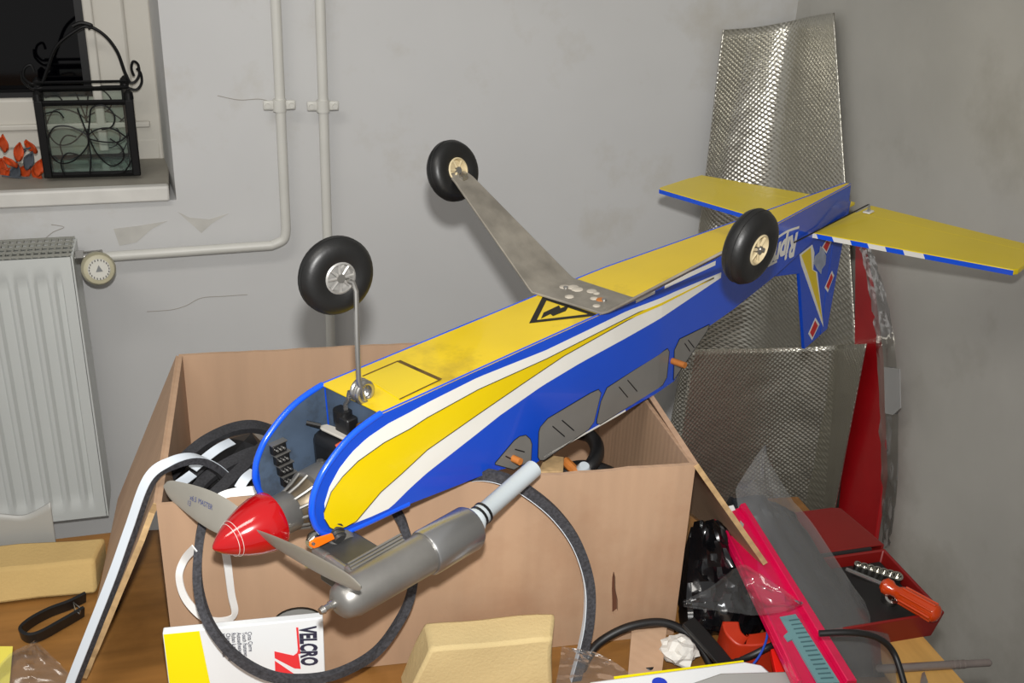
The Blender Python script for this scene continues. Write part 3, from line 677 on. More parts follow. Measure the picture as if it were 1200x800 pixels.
MB().lathe([(0, .008), (.006, .008), (.008, .005)], A(90, 20, -26), A(-1, 0, 0), 12).build('mount_bolt', mat('brass', (150, 110, 60), .4, metal=.8), ap)
MB().tube([A(74, 6, -40), A(66, 2, -44)], .003, 8).build('red_clip', mat('clip_red', (170, 70, 40), .5), ap)
# connector block on the far cheek
for k in range(4):
    b_ = MB().box(A(26 + k * 2.5, -40, -44 - k * 13), (.016, .007, .010)).build('terminal_block', dark_m, ap, bevel=.001)
    for j in (-4, 0, 4): sub(MB().lathe([(0, .0014), (.002, .0012)], A(26 + k * 2.5 + j, -36.2, -44 - k * 13), A(0, 1, 0), 6), 'terminal_screw', steel_m, b_)
    MB().box(A(26 + k * 2.5, -40, -37.5 - k * 13), (.018, .008, .0012)).build('terminal_strip', alu_d, ap, smooth=False)
# engine -----------------------------------------------------------------
for s in (-1, 1):
    MB().box(A(66, s * 26, -88), (.06, .012, .02)).build('engine_mount', dark_m, ap, bevel=.002)
MB().box(A(78, 0, -70), (.03, .08, .06)).build('fuel_tank_front', dark_m, ap, bevel=.01)
ce = A(0, 0, -90); xd = A(1, 0, 0).normalized()
MB().lathe([(-.015, .010), (-.0145, .0195), (.006, .0205), (.008, .0195)], ce, xd, 28).build('thrust_collar', alu_d, ap)
MB().lathe([(.006, .017), (.016, .019), (.027, .025), (.029, .026)], ce, xd, 28).build('front_housing', mat('housing_brown', (112, 100, 82), .4, metal=.6, var=.2, scale=60), ap)
for k in range(12):
    q = 2 * math.pi * k / 12; d = A(0, math.cos(q), math.sin(q)).normalized()
    MB().tube([ce + xd * .006 + d * .019, ce + xd * .018 + d * .023, ce + xd * .03 + d * .029], .0016, 6).build('housing_rib', alu_d, ap)
MB().lathe([(.029, .024), (.030, .031), (.052, .032), (.054, .030), (.080, .030), (.081, .02)], ce, xd, 30).build('crankcase', alu_d, ap)
for y in (-14, 14): MB().lathe([(0, .004), (.003, .004)], A(56, y, -64), A(0, 0, 1), 6).build('case_bolt', steel_m, ap)
cyl_ = MB().box(A(25, 64, -131), (.042, .044, .038)).build('cylinder', eng_m, ap, bevel=.002)
for k in range(4):
    sub(MB().box(A(25, 64, -119 - k * 6), (.046, .048, .0016)), 'cooling_fin', eng_m, cyl_, bevel=.0005)
MB().tube([A(34, 10, -96), A(30, 46, -122)], .016, 16).build('cylinder_base', alu_d, ap)
MB().tube([A(2, 43, -114), A(2, 60, -114), A(2, 60.5, -114), A(2, 64, -114), A(2, 64.5, -114), A(2, 90, -115)], [.0048, .0048, .0036, .0036, .0046, .0046], 14).build('head_tube', alu_d, ap)
MB().tube(crv([A(30, 36, -96), A(24, 44, -100), A(22, 56, -106)], 5), .006, 10).build('carburettor', eng_m, ap)
for k in range(5): MB().lathe([(0, .0075), (.0015, .0075)], A(29 - k * 1.6, 37 + k * 4, -96 - k * 2), A(-.25, .9, -.3), 12).build('carburettor_ring', eng_m, ap)
MB().lathe([(0, .008), (.006, .0085), (.012, .005)], A(12, 34, -108), A(-1, .1, -.2), 14).build('needle_knob', chrome, ap)
MB().lathe([(0, .006), (.008, .0065), (.012, .003)], A(2, 40, -124), A(-1, .1, -.2), 14).build('needle_knob', chrome, ap)
MB().tube([A(30, 30, -104), A(4, 40, -122)], .003, 8).build('needle_stem', steel_m, ap)
apx = [pl(u, v, 1, 52) for u, v in [(388, 624), (368, 630), (362, 634), (361.5, 639), (366, 641.5), (371, 640), (391, 630)]]
arm = MB().prism([A(*p) for p in apx], A(0, 2.5, 0)).build('throttle_arm', orange_m, ap, bevel=.0006)
rv = pl(366.5, 636.5, 1, 54.5)
sub(MB().lathe([(0, .0018), (.002, .0016)], A(*rv), A(0, 1, 0), 8), 'rivet', steel_m, arm)
# muffler
mc = A(0, 113, -124)
muf = MB().lathe([(-.030, .002), (-.029, .010), (-.024, .016), (-.012, .0195), (.078, .0205)], mc, xd, 30).build('muffler', alu_d, ap)
sub(MB().lathe([(.078, .0222), (.080, .0232), (.136, .0232), (.140, .021), (.142, .012)], mc, xd, 30), 'muffler_can', mat('muffler_bright', (160, 160, 160), .28, metal=.85), muf)
for k in range(6): sub(MB().tube([A(4 - k * 1.5, 90 + k * 4.4, -108 - k * .2), A(68 - k * 2, 91 + k * 4.4, -107 - k * .2)], .0013, 6), 'cooling_rib', alu_d, muf)
sub(MB().box(A(34, 100, -118), (.07, .024, .018)), 'exhaust_flange', alu_d, muf, bevel=.003)
MB().lathe([(0, .0045), (.007, .0045), (.0075, .0032), (.013, .0032), (.0135, .0042), (.018, .003)], A(-27, 110, -124), A(-1, 0, 0), 12).build('pressure_nipple', steel_m, ap)
e0, e1 = A(142, 112, -121), A(244, 102, -107); de = (e1 - e0).normalized()
tb_ = MB().tube([e0 - de * .008, e0 + de * .006], .0135, 18).build('tube_clip', tube_m, ap)
MB().tube([e0, e0 + de * .02, e0 + de * .022, e1], [.011, .011, .0098, .0098], 18).build('exhaust_tube', tube_m, ap)
for k in (.010, .017): MB().lathe([(0, .0118), (.0028, .0118)], e0 + de * k, de, 18).build('cable_tie', dark_m, ap)
# spinner and propeller
MB().lathe([(-.015, .0282), (-.0185, .029), (-.028, .0282), (-.04, .0252), (-.052, .0205), (-.064, .0145), (-.073, .0085), (-.079, .003), (-.0805, .0004)], ce, xd, 40).build('spinner', red_m, ap)
spn = [o for o in ap.children if o.name.startswith('spinner')][0]
for xx, rr in ((-.0585, .0177), (-.062, .0160)):
    sub(MB().tube([ce + xd * xx + (A(0, 1, 0).normalized() * math.cos(q) + A(0, 0, 1).normalized() * math.sin(q)) * (rr + .0002) for q in [2 * math.pi * k / 40 for k in range(40)]], .00022, 5, closed=True), 'scratch_ring', whit_m, spn)
def blade(sg):
    e = (0, sg * .993, sg * .115); tt = (0, -sg * .115, sg * .993)
    def pt_(a, b):
        r = 8 + 159 * a; be = math.radians(31 - 18 * a); ch = (19 + 18 * math.sin(math.pi * min(1, a * 1.05) ** .8)) * (1 if a < .88 else math.sqrt(max(.02, 1 - ((a - .88) / .12) ** 2)))
        q = 2 * math.pi * b; c_ = math.cos(q) * ch / 2; th = math.sin(q) * (3.2 - 2.0 * a) * .5
        cx_ = (-math.sin(be), tt[1] * math.cos(be), tt[2] * math.cos(be)); nx_ = (math.cos(be), tt[1] * math.sin(be), tt[2] * math.sin(be))
        return A(-38 + cx_[0] * c_ + nx_[0] * th, e[1] * r + cx_[1] * c_ + nx_[1] * th, -92 + e[2] * r + cx_[2] * c_ + nx_[2] * th)
    b_ = MB().grid(pt_, 26, 16).build('propeller_blade', prop_m, ap)
    return b_, pt_
b1, f1 = blade(1); b2_, f2 = blade(-1)
# printed size on the far blade
be = math.radians(31 - 18 * .62); e = Vector((0, -.993, -.115)); tt = Vector((0, .115, -.993))
cdir = Vector((-math.sin(be), tt.y * math.cos(be), tt.z * math.cos(be))); ndir = Vector((math.cos(be), tt.y * math.sin(be), tt.z * math.sin(be)))
def av(v): return A(v.x, v.y, v.z) * 1000
for body, r_, c_ in (('13', 116, 5.5), ('x6.5', 112, -1), ('MASTER', 96, -1.5)):
    o_ = A(-38, 0, -92) + av(e) * (r_ * .001) + av(cdir) * (c_ * .001) - av(ndir) * .0017
    lt = text_mesh(body, .0075, ink_m, 'print', b2_, o_, -av(e).normalized(), -av(cdir).normalized(), off=0.)
    sub(lt, 'print', ink_m, b2_, smooth=False)
# wing dowels
for (u, v, y) in ((610, 541, 60), (803, 428, 66)):
    l = pl(u, v, 1, y); MB().tube([A(l[0], 20, l[2]), A(l[0], y, l[2])], .0042, 10).build('wing_dowel', dowel_m, ap)
# tail -------------------------------------------------------------------
def plan(pts, z0, z1): return MB().prism([A(x, y, z0) for x, y in pts], A(0, 0, z1 - z0))
for s in (1, -1):
    st = plan([(956, s * 12), (993, s * 300), (1000, s * 304), (1082, s * 300), (1088, s * 12)], -45, -53).build('stabilizer', stab_m, ap, bevel=.0012)
    plan([(1089.5, s * 14), (1083.5, s * 300), (1112, s * 297), (1140, s * 14)], -46, -52).build('elevator', stab_m, ap, bevel=.0012)
    segs = [(0, .03, 1), (.03, .115, 0), (.115, .21, 1), (.21, .30, 0), (.30, .39, 1), (.39, .48, 0), (.48, .58, 1), (.58, 1, 0)] if s > 0 else [(0, 1, 0)]
    for a, b, c in segs:
        P = lambda t_, z: A(956 + 37 * t_ - .9, s * (12 + 288 * t_), z)
        q = [P(a, -46.2), P(b, -46.2), P(min(1, b + .012), -53.2), P(a + (.012 if a else 0), -53.2)]
        sub(MB().prism(q, A(1.2, 0, 0)), 'leading_edge_stripe', whit_m if c else trim_m, st, smooth=False)
horn = MB().prism([A(1092, 30, -45), A(1104, 30, -45), A(1098, 30, -30)], A(0, 2, 0)).build('control_horn', clear2_m, ap, smooth=False)
MB().box(A(1100, 30, -44), (.016, .012, .003)).build('horn_base', whit_m, ap, bevel=.001)
MB().tube([A(890, wid(890) + 2, -42), A(980, wid(980) + 6, -42), A(1098, 29, -32)], .0011, 6).build('pushrod', line_m, ap)
fin = MB().prism([A(x, 3, z) for x, z in ((830, -70), (875, -96), (949, -112), (988, -253), (1034, -245), (1048, -44), (830, -44))], A(0, -6, 0)).build('fin', blue_m, ap, bevel=.001)
MB().prism([A(x, 2.6, z) for x, z in ((1036, -244.5), (1059, -241), (1067, -183), (1079, -105), (1092, -30), (1050, -30))], A(0, -5.2, 0)).build('rudder', blue_m, ap, bevel=.001)
def fz(u, v): l = pl(u, v, 1, 3.3); return l[0], l[2]
def fin_decal(name, mt, px, off): return sub(MB().prism([A(fz(u, v)[0], 3 + off, fz(u, v)[1]) for u, v in px], A(0, -.2, 0)), name, mt, fin, smooth=False)
fin_decal('white_bolt', whit_m, [(937, 298), (952, 286.5), (954.5, 296), (953, 316), (957.7, 318.5), (965, 383), (962, 376), (939, 310)], .3)
fin_decal('yellow_bolt', yel_m, [(939, 299), (950, 290), (951.6, 316), (956, 319), (963.8, 376), (946, 318.5)], .55)
rub = mat('rubbed_film', (150, 158, 176), .6, var=.25, scale=60)
fin_decal('rubbed_patch', rub, [(955, 300), (960, 295), (961, 288), (965, 292), (968, 300), (967, 310), (963, 315), (962, 321), (957, 315), (953, 308)], .75)
for dpx in ([(975, 317), (977.5, 323), (970, 342.5), (966.5, 337)], [(955.6, 372), (960.3, 380), (951.6, 398.5), (947.3, 391)], [(969, 280), (974.5, 283), (968.5, 297), (963, 290)]):
    c = (sum(p[0] for p in dpx) / 4, sum(p[1] for p in dpx) / 4)
    fin_decal('white_diamond', whit_m, dpx, .35)
    fin_decal('red_diamond', mat('red_film', (190, 20, 28), .35) if 'red_film' not in MATS else MATS['red_film'], [(c[0] + (p[0] - c[0]) * .72, c[1] + (p[1] - c[1]) * .74) for p in dpx], .6)
# ================================================================== sheets standing in the corner
def sheet(name, top, bot, mt, label, cat, nu=60, nv=60, rip=.004, th=.003, seed=0., parent=None):
    T = crv(top, 12); B_ = crv(bot, 12)
    def at(lst, a):
        k = a * (len(lst) - 1); i = min(int(k), len(lst) - 2); return lst[i].lerp(lst[i + 1], k - i)
    def fn(a, b):
        p = at(B_, a).lerp(at(T, a), b); q = noise.noise(Vector((a * 5 + seed, b * 6, seed))) * rip + noise.noise(Vector((a * 16, b * 14 + seed, 3))) * rip * .3
        return p + Vector((-.6, -.75, 0)) * q
    mb = MB().grid(fn, nu, nv); W_ = sum((T[i + 1] - T[i]).length for i in range(len(T) - 1)); H_ = (T[0] - B_[0]).length
    row = [at(T, i / nu) for i in range(nu + 1)]; arc = [0.]
    for i in range(nu): arc.append(arc[-1] + (row[i + 1] - row[i]).length)
    uv = [(arc[i], j / nv * H_) for j in range(nv + 1) for i in range(nu + 1)]
    o = mb.build(name, mt, parent, solid=th, uv=uv)
    if parent is None: tag(o, label, cat)
    return o
a0 = on_y(847, 35, 2.118); a1 = on_x(977, 15, 1.192)
zt_ = (a0.z + a1.z) / 2
a2 = on_x(1004, 410, 1.192); k = (a1.z - .04) / (a1.z - a2.z); yb = a1.y + (a2.y - a1.y) * k
sheet('foil_insulation', [a0, on_y(885, 32, 2.118), on_y(925, 25, 2.105), on_y(952, 19, 2.04), a1],
      [Vector((a0.x - .01, 2.10, .04)), Vector((1.0, 2.09, .04)), Vector((1.12, 1.95, .04)), Vector((1.17, 1.75, .04)), Vector((1.192, yb, .04))], foil_m, 'tall silver bubble foil sheet standing in the wall corner behind the tail', 'foil sheet', rip=.003)
b0 = on_y(812, 410, 1.78); b1 = on_y(900, 408, 1.80); b2p = on_y(972, 405, 1.76); b3 = on_y(1015, 403, 1.60)
lo = lambda p, dx, dy: Vector((p.x + dx, p.y + dy, .03))
sheet('foil_insulation', [b0, b1, b2p, b2p.lerp(b3, .5), b3], [lo(b0, -.05, -.04), lo(b1, -.01, -.02), lo(b2p, .01, -.05), lo(b2p.lerp(b3, .5), .02, -.06), lo(b3, .02, .02)], foil_m, 'shorter creased silver bubble foil sheet in front of the tall one', 'foil sheet', seed=4.2, rip=.004)
rb = thing('wrapped_board', (1.18, 1.6, 0), 'narrow red board in a clear sleeve standing against the right wall', 'board')
q = [on_x(u, v, 1.176) for u, v in [(1002, 282), (1009, 282), (1022, 345), (1031, 420), (1036, 560), (1036, 655), (1000, 655), (1001, 400)]]
q[5].z = q[6].z = .02; q[6].y += .02
MB().prism(q, (.009, 0, 0)).build('board', redb_m, rb, bevel=.002)
ql = [on_x(u, v, 1.17) for u, v in [(1007, 284), (1019, 345), (1028, 420), (1033, 560), (1034, 640)]]; qr = [on_x(u, v, 1.17) for u, v in [(1020, 288), (1038, 345), (1050, 420), (1052, 560), (1042, 640)]]
cl1, cl2 = crv(ql, 10), crv(qr, 10)
sl = MB().grid(lambda a, b: cl1[round(b * 40)].lerp(cl2[round(b * 40)], a) + Vector((-.006, 0, 0)) * (noise.noise(Vector((a * 9, b * 30, 2)))), 8, 40)
sl.build('sleeve', clear_m, rb)
q = [on_x(1036, 430, 1.164), on_x(1054, 432, 1.164), on_x(1055, 478, 1.164), on_x(1046, 486, 1.164), on_x(1037, 484, 1.164)]
MB().prism(q, (.002, 0, 0)).build('sleeve_label', milky, rb, smooth=False)
# ================================================================== strips and cables
def foam_tape(px, w_, h_, up, label, backing='top', mt=foam_k, bm=tape_w, n=9, group=None):
    P = crv(px, n); c = sum(P, Vector()) / len(P); zmin = min(p.z for p in P)
    if backing is None: return tag(MB().sweep(P, w_, h_, up).build('foam_tape', mt), label, 'foam tape', group)
    t = thing('foam_tape', (c.x, c.y, zmin), label, 'foam tape', group)
    MB().sweep(P, w_, h_, up).build('foam_core', mt, t)
    Q = []
    N = len(P)
    for i, p in enumerate(P):
        tg = (P[min(i + 1, N - 1)] - P[max(i - 1, 0)]).normalized(); u = Vector(up(i / (N - 1)) if callable(up) else up); b = (u - tg * u.dot(tg)).normalized(); a = tg.cross(b)
        Q.append(p + (b * (h_ / 2 + .0004) if backing == 'top' else a * ((w_ / 2 + .0004) * (1 if backing == 'right' else -1)) if backing else p))
    if backing is None: pass
    elif backing == 'top': MB().sweep(Q, w_, .0008, up).build('backing', bm, t)
    elif backing is not None: MB().sweep(Q, .0008, h_, up).build('backing', bm, t)
    return t
al = math.atan2(.219, .098); fn_ = (BX * (-math.sin(al)) + Vector((0, 0, math.cos(al)))).normalized()
fd_ = BX * (-math.cos(al)) - Vector((0, 0, math.sin(al)))
lf = lambda s_, y, h: bw(0, y, 0) + fd_ * s_ + fn_ * h
foam_tape([bw(.075, .10, -.06), bw(.062, .085, -.02), bw(.04, .062, .014), bw(.015, .045, .022), bw(-.008, .035, .010), lf(.05, .022, .011), lf(.10, .008, .010), lf(.17, -.004, .010), lf(.232, -.014, .010), lf(.275, -.02, .008)],
          .012, .008, lambda t_: (Vector((0, 0, 1)).lerp(fn_ - BY * .9, min(1, max(0, (t_ - .2) * 4)))), 'grey foam tape with pale backing draped over the left box flap')
off = lambda px, o: [on_b(u, v, o_) for (u, v), o_ in zip(px, o)]
foam_tape(off([(262, 592), (240, 608), (232, 650), (233, 692), (246, 732), (275, 768), (312, 790), (350, 796), (395, 789), (440, 764), (470, 724), (483, 690), (484, 655), (475, 622), (466, 602), (455, 592)],
              [.03, -.012, -.03, -.06, -.09, -.10, -.10, -.10, -.09, -.06, -.05, -.045, -.04, -.03, -.01, .01]), .0088, .008, -BY, 'grey foam tape hanging in a big loop below the propeller', None)
foam_tape(off([(528, 566), (556, 556), (585, 559), (615, 573), (650, 601), (676, 637), (690, 680), (691, 720), (684, 760), (670, 812)], [.02, .0, -.010, -.014, -.02, -.025, -.03, -.04, -.05, -.06]), .0112, .008, -BY, 'grey foam tape curving down the front of the box beside the exhaust', 'right')
t4 = off([(256, 606), (265, 650), (271, 695), (275, 719), (262, 727), (240, 724), (218, 702), (210, 676), (216, 656), (228, 642)], [-.012, -.012, -.012, -.014, -.02, -.024, -.02, -.016, -.014, -.03])
tag(MB().sweep(crv(t4, 8), .0085, .0012, lambda t_: (-BY + BX * (.9 * math.sin(t_ * 5)))).build('paper_ribbon', tape_w2), 'white paper ribbon loop hanging on the front of the box', 'ribbon')
iz = lambda px, z: [on_z(u, v, z_) for (u, v), z_ in zip(px, z)]
inner = [
    ([(196, 560), (214, 540), (240, 518), (272, 503), (300, 500), (330, 510)], [.95, .975, .99, .99, .985, .96], 'dark foam tape arching highest inside the box near its back'),
    ([(222, 585), (243, 560), (275, 540), (305, 530), (330, 540)], [.95, .965, .975, .975, .95], 'dark foam tape crossing the middle of the bundle in the box'),
    ([(238, 592), (262, 570), (288, 545), (312, 520)], [.965, .975, .98, .975], 'dark foam tape lying steeply along the left cheek of the airplane'),
    ([(200, 600), (214, 572), (232, 552), (258, 535), (290, 518)], [.94, .95, .955, .955, .95], 'dark foam tape half hidden under the others in the box'),
]
foam_d = mat('dark_foam', (38, 38, 41), .9, var=.4, scale=420)
for px, z, lb in inner: foam_tape(iz(px, z), .013, .009, (0, -.5, 1), lb, None, foam_d)
for px, z, lb in (([(226, 549), (244, 534), (258, 524), (272, 517)], [.985, .985, .985, .98], 'short white strip between the dark tapes in the box'), ([(208, 568), (218, 561), (226, 555)], [.985, .985, .985], 'small white strip end above the propeller blade'),
                  ([(280, 572), (288, 560), (298, 552)], [.985, .99, .985], 'white strip end beside the left cheek of the airplane')):
    tag(MB().sweep(crv(iz(px, z), 6), .011, .0012, (0, -.7, 1)).build('paper_strip', tape_w), lb, 'strip')
wr = [on_b(250, 594, -.004), on_b(258, 583, .004), on_b(275, 577, .01), on_b(295, 575, .014), on_b(318, 573, .02)]
tag(MB().sweep(crv(wr, 6), .010, .0015, (0, -.8, 1)).build('paper_ribbon', tape_w2), 'white ribbon lying on the front rim of the box behind the spinner', 'ribbon')
def cable(px, r, label, name='cable', mt=cable_m, cat='cable'):
    return tag(MB().tube(crv(px, 9), r, 10).build(name, mt), label, cat)
cable(off([(676, 800), (690, 768), (706, 750), (738, 734), (775, 729), (803, 740), (824, 763), (838, 796), (842, 830)], [-.05, -.035, -.025, -.02, -.02, -.03, -.05, -.07, -.09]), .0052, 'black cable arching in front of the lower right box corner')
cable([on_z(858, 775, .775), on_z(880, 768, .79), on_z(900, 758, .80), on_z(918, 750, .80)], .0045, 'short black cable crossing the orange tray end')
cable([on_z(960, 742, .86), on_z(1000, 741, .862), on_z(1030, 748, .85), on_z(1048, 766, .83), on_z(1060, 802, .81)], .0036, 'black cable bending over the dark bag at lower right')
cable([on_z(897, 722, .82), on_z(899, 745, .81), on_z(890, 768, .80), on_z(874, 788, .79)], .0014, 'thin blue wire dangling by the orange tray', 'wire', mat('blue_wire', (30, 70, 170), .4), 'wire')
tag(MB().sweep(crv([on_z(806, 728, .80), on_z(822, 745, .795), on_z(840, 766, .79), on_z(856, 786, .785)], 6), .019, .006, (0, -.4, 1)).build('black_strap', dark_m, bevel=.001), 'wide black strap with a small hole beside the box corner', 'strap')
tag(MB().lathe([(0, .011), (.010, .0105), (.014, .006)], on_z(759, 790, TZ), (0, 0, 1), 16).build('rubber_cap', cable_m), 'small black rubber cap on the table before the box', 'cap')
def crumple(c, r, mt, name, label, cat, seed, flat=.7):
    bm = bmesh.new(); bmesh.ops.create_icosphere(bm, subdivisions=3, radius=1); mb = MB(); bm.verts.index_update()
    vs = []
    for v in bm.verts:
        p = v.co; q = 1 + .45 * (abs(noise.noise(p * 1.7 + Vector((seed, 0, 0)))) - .2) + .3 * (abs(noise.noise(p * 4 + Vector((0, seed, 0)))) - .2)
        vs.append(Vector((c.x + p.x * q * r, c.y + p.y * q * r, max(TZ + .001, c.z + p.z * q * r * flat))))
    mb.add(vs, [tuple(v.index for v in f.verts) for f in bm.faces]); bm.free()
    return tag(mb.build(name, mt, smooth=False), label, cat)
# box filling seen on the right
for px, z, r, lb in (([(668, 560), (690, 548), (700, 528), (690, 510), (660, 505)], [.93, .95, .955, .95, .94], .009, 'black hose loop inside the right half of the box'), ([(640, 566), (670, 552), (700, 552), (730, 565)], [.92, .94, .94, .92], .012, 'thick black hose lying low in the right half of the box')):
    cable(iz(px, z), r, lb, 'hose', cable_m, 'hose')
c0 = on_z(645, 548, .962); tag(MB().prism([on_z(630, 553, .975), on_z(660, 552, .97), on_z(661, 535, .97), on_z(640, 532, .97)], (0, 0, -.02)).build('cardboard_scrap', card_e, bevel=.001), 'beige cardboard scrap peeking out under the cabin', 'cardboard')
tag(MB().tube([on_z(662, 540, .96), on_z(678, 556, .955)], .006, 8).build('wood_stick', dowel_m), 'short wooden stick end inside the box', 'stick')
tag(MB().lathe([(0, .008), (.006, .009), (.012, .006)], on_z(683, 553, .955), (0, -.3, 1), 14).build('grey_plug', tube_m), 'small pale plug by the black hoses in the box', 'plug')
tag(MB().hexa([bw(x, y, z) for z in (-BHT + .006, -.09) for x, y in ((.09, .03), (.30, .03), (.30, .30), (.09, .30))]).build('grey_foam_pad', sheet_g, bevel=.004), 'grey foam pad seen through the round hand hole', 'foam')
# ================================================================== things before the box
kc = on_z(268, 556, .93)
crumple(Vector((kc.x, kc.y, .915)), .07, cable_m, 'cable_tangle', 'tangled black cables filling the left end of the box', 'cables', 9., .75)
vb = thing('tape_carton', bw(.082, -.065, -BHT), 'white and yellow printed carton standing before the cardboard box', 'carton')
x0, x1_, zt2 = .0015, .1635, -.1095
VO = -.07
MB().hexa([bw(x, y, z) for z in (-BHT + .0004, zt2) for x, y in ((x0, VO), (x1_, VO), (x1_, VO + .010), (x0, VO + .010))]).build('carton_body', paper_w, vb, bevel=.0015)
def vp(u, v, o=.0004): return on_b(u, v, VO - o)
def face_poly(name, mt, px, o=.0004): return MB().prism([vp(u, v, o) for u, v in px], BY * .0002).build(name, mt, vb, smooth=False)
yl = on_b(233, 734, VO) - BO
yb_ = (on_b(246, 800, VO) - BO).dot(BX); yt_ = yl.dot(BX); kk = (yb_ - yt_) / (zt2 - (on_b(246, 800, VO) - BO).z)
MB().prism([bw(x0 + .001, VO - .0004, zt2 - .0012), bw(yt_, VO - .0004, zt2 - .0012), bw(yt_ + kk * (BHT + zt2), VO - .0004, -BHT + .002), bw(x0 + .001, VO - .0004, -BHT + .002)], BY * .0002).build('yellow_band', paper_y, vb, smooth=False)
face_poly('red_rule', print_r, [(347, 735), (349.5, 735), (352, 766), (349.5, 766)])
face_poly('red_mark', print_r, [(321.5, 763), (344, 768), (348, 765), (349, 762), (352.5, 783.5), (345, 783), (322, 771)])
face_poly('red_mark', print_r, [(322, 774), (350, 793), (354, 800), (323, 800)])
dn = Vector((0, 0, -1))
lt = text_mesh('VELCRO', .0235, print_k, 'lettering', vb, on_b(351.5, 734, VO), dn, BX, shear=.15, bold=.0011, sx=.60, off=.0005)
lt.build('lettering', print_k, vb, smooth=False)
for k, body in enumerate(('Cinta Cierre', 'Touch Fastener', 'Autoadhesivo und', 'Ruban à crochet', 'Chiusura aggancio', 'Klettverschluss')):
    lt = text_mesh(body, .0062, print_k, 'fine_print', vb, on_b(290 - k * 6.3, 740 + k * .4, VO), dn, BX, sx=.82, off=.0005, bold=.00008)
    lt.build('fine_print', print_k, vb, smooth=False)
def soft_block(name, corners, mt, label, cat, sub_=2, amp=.003, seed=0.):
    mb = MB().hexa(corners); o = mb.build(name, mt, bevel=.004)
    bm = bmesh.new(); bm.from_mesh(o.data); bmesh.ops.subdivide_edges(bm, edges=bm.edges, cuts=6, use_grid_fill=True)
    for v in bm.verts:
        p = v.co * 18; v.co += Vector((noise.noise(p + Vector((seed, 0, 0))), noise.noise(p + Vector((0, seed + 5, 0))), noise.noise(p + Vector((0, 0, seed + 9))))) * amp
    bm.to_mesh(o.data); bm.free(); return tag(o, label, cat)
fo_ = -.075
fb = [on_b(474, 815, fo_), on_b(655, 800, fo_), on_b(637, 717, fo_ + .045) - BY * .045, on_b(497, 731, fo_ + .045) - BY * .045]
fb[0].z = max(fb[0].z, TZ + .004); fb[0] = fb[0] + (fb[0] - fb[3]).normalized() * 0
zb2 = TZ + .004
def ext(p, q): k = (zb2 - p.z) / (q.z - p.z); return p + (q - p) * k
bl, br = ext(fb[3], on_b(486, 800, fo_)), ext(fb[2], on_b(645, 800, fo_))
soft_block('foam_block', [bl, br, br + BY * .05 + BX * .012, bl + BY * .05, fb[3], fb[2], fb[2] + BY * .045 + BX * .012, fb[3] + BY * .045], foam_y, 'beige foam block standing in the centre before the box', 'foam block', seed=2.)
f0, f1 = on_z(0, 711, TZ), on_z(112, 699, TZ)
d_ = (f1 - f0).normalized(); bl = f0 - d_ * .12; br = f1 + d_ * .0
up_ = Vector((0, 0, .042)); bk = Vector((.012, max(.05, on_z(50, 633, TZ + .042).y - f0.y), 0))
soft_block('foam_block', [bl + Vector((0, 0, .004)), br + Vector((0, 0, .004)), br + bk + Vector((0, 0, .004)), bl + bk + Vector((0, 0, .004)), bl + up_ + Vector((0, .02, 0)), br + up_ + Vector((0, .02, 0)), br + bk + up_, bl + bk + up_], foam_o, 'long tan foam block at the left back edge of the table', 'foam block', seed=7.)
gy = f0.y + bk.y + .015
g0 = [on_y(-40, 600, gy), on_y(0, 602, gy), on_y(30, 603, gy), on_y(59, 588, gy - .004)]
g1 = [Vector((p.x + .01, p.y - .0, TZ + .002)) for p in g0]; g1[3].x -= .012
sheet('plastic_sheet', g0, g1, sheet_g, 'curled grey plastic sheet standing behind the left foam block', 'plastic sheet', 20, 8, rip=.0, th=.002)
sp = thing('buckle_strap', on_z(60, 730, TZ), 'black webbing strap with metal buckle on the table at left', 'strap')
MB().sweep(crv([on_z(u, v, TZ + .010) for u, v in [(100, 699), (82, 708), (58, 717), (36, 729), (25, 740), (33, 747), (48, 744), (72, 731), (98, 716)]], 7), .004, .016, (0, -.3, 1)).build('webbing', dark_m, sp)
MB().tube([on_z(u, v, TZ + .016) for u, v in [(86, 706), (95, 713), (93, 719), (88, 715)]], .0014, 6, closed=True).build('buckle', steel_m, sp)
MB().box(on_z(128, 702, TZ + .011), (.022, .03, .02)).build('keeper', dark_m, sp, bevel=.004)
def film(name, L, R, mt, label, cat, nu=14, nv=18, amp=.006, seed=0., bulge=.0, parent=None, out=None):
    Lc, Rc = crv(L, 8), crv(R, 8)
    at = lambda l, t_: l[min(int(t_ * (len(l) - 1)), len(l) - 2)].lerp(l[min(int(t_ * (len(l) - 1)), len(l) - 2) + 1], t_ * (len(l) - 1) - min(int(t_ * (len(l) - 1)), len(l) - 2))
    nrm = out or Vector((-.1, -.7, .7)).normalized()
    def fn(a, b):
        p = at(Lc, b).lerp(at(Rc, b), a); e = math.sin(math.pi * a)
        r1 = abs(noise.noise(Vector((a * 4 + seed, b * 5, seed)))); r2 = abs(noise.noise(Vector((a * 9, b * 10 + seed, seed + 2))))
        return p + nrm * (bulge * e + amp * (1 - 2.2 * r1) * min(1, e * 2 + .2) + amp * .5 * (1 - 2 * r2))
    o = MB().grid(fn, nu, nv).build(name, mt, parent)
    if parent is None: tag(o, label, cat)
    return o, fn
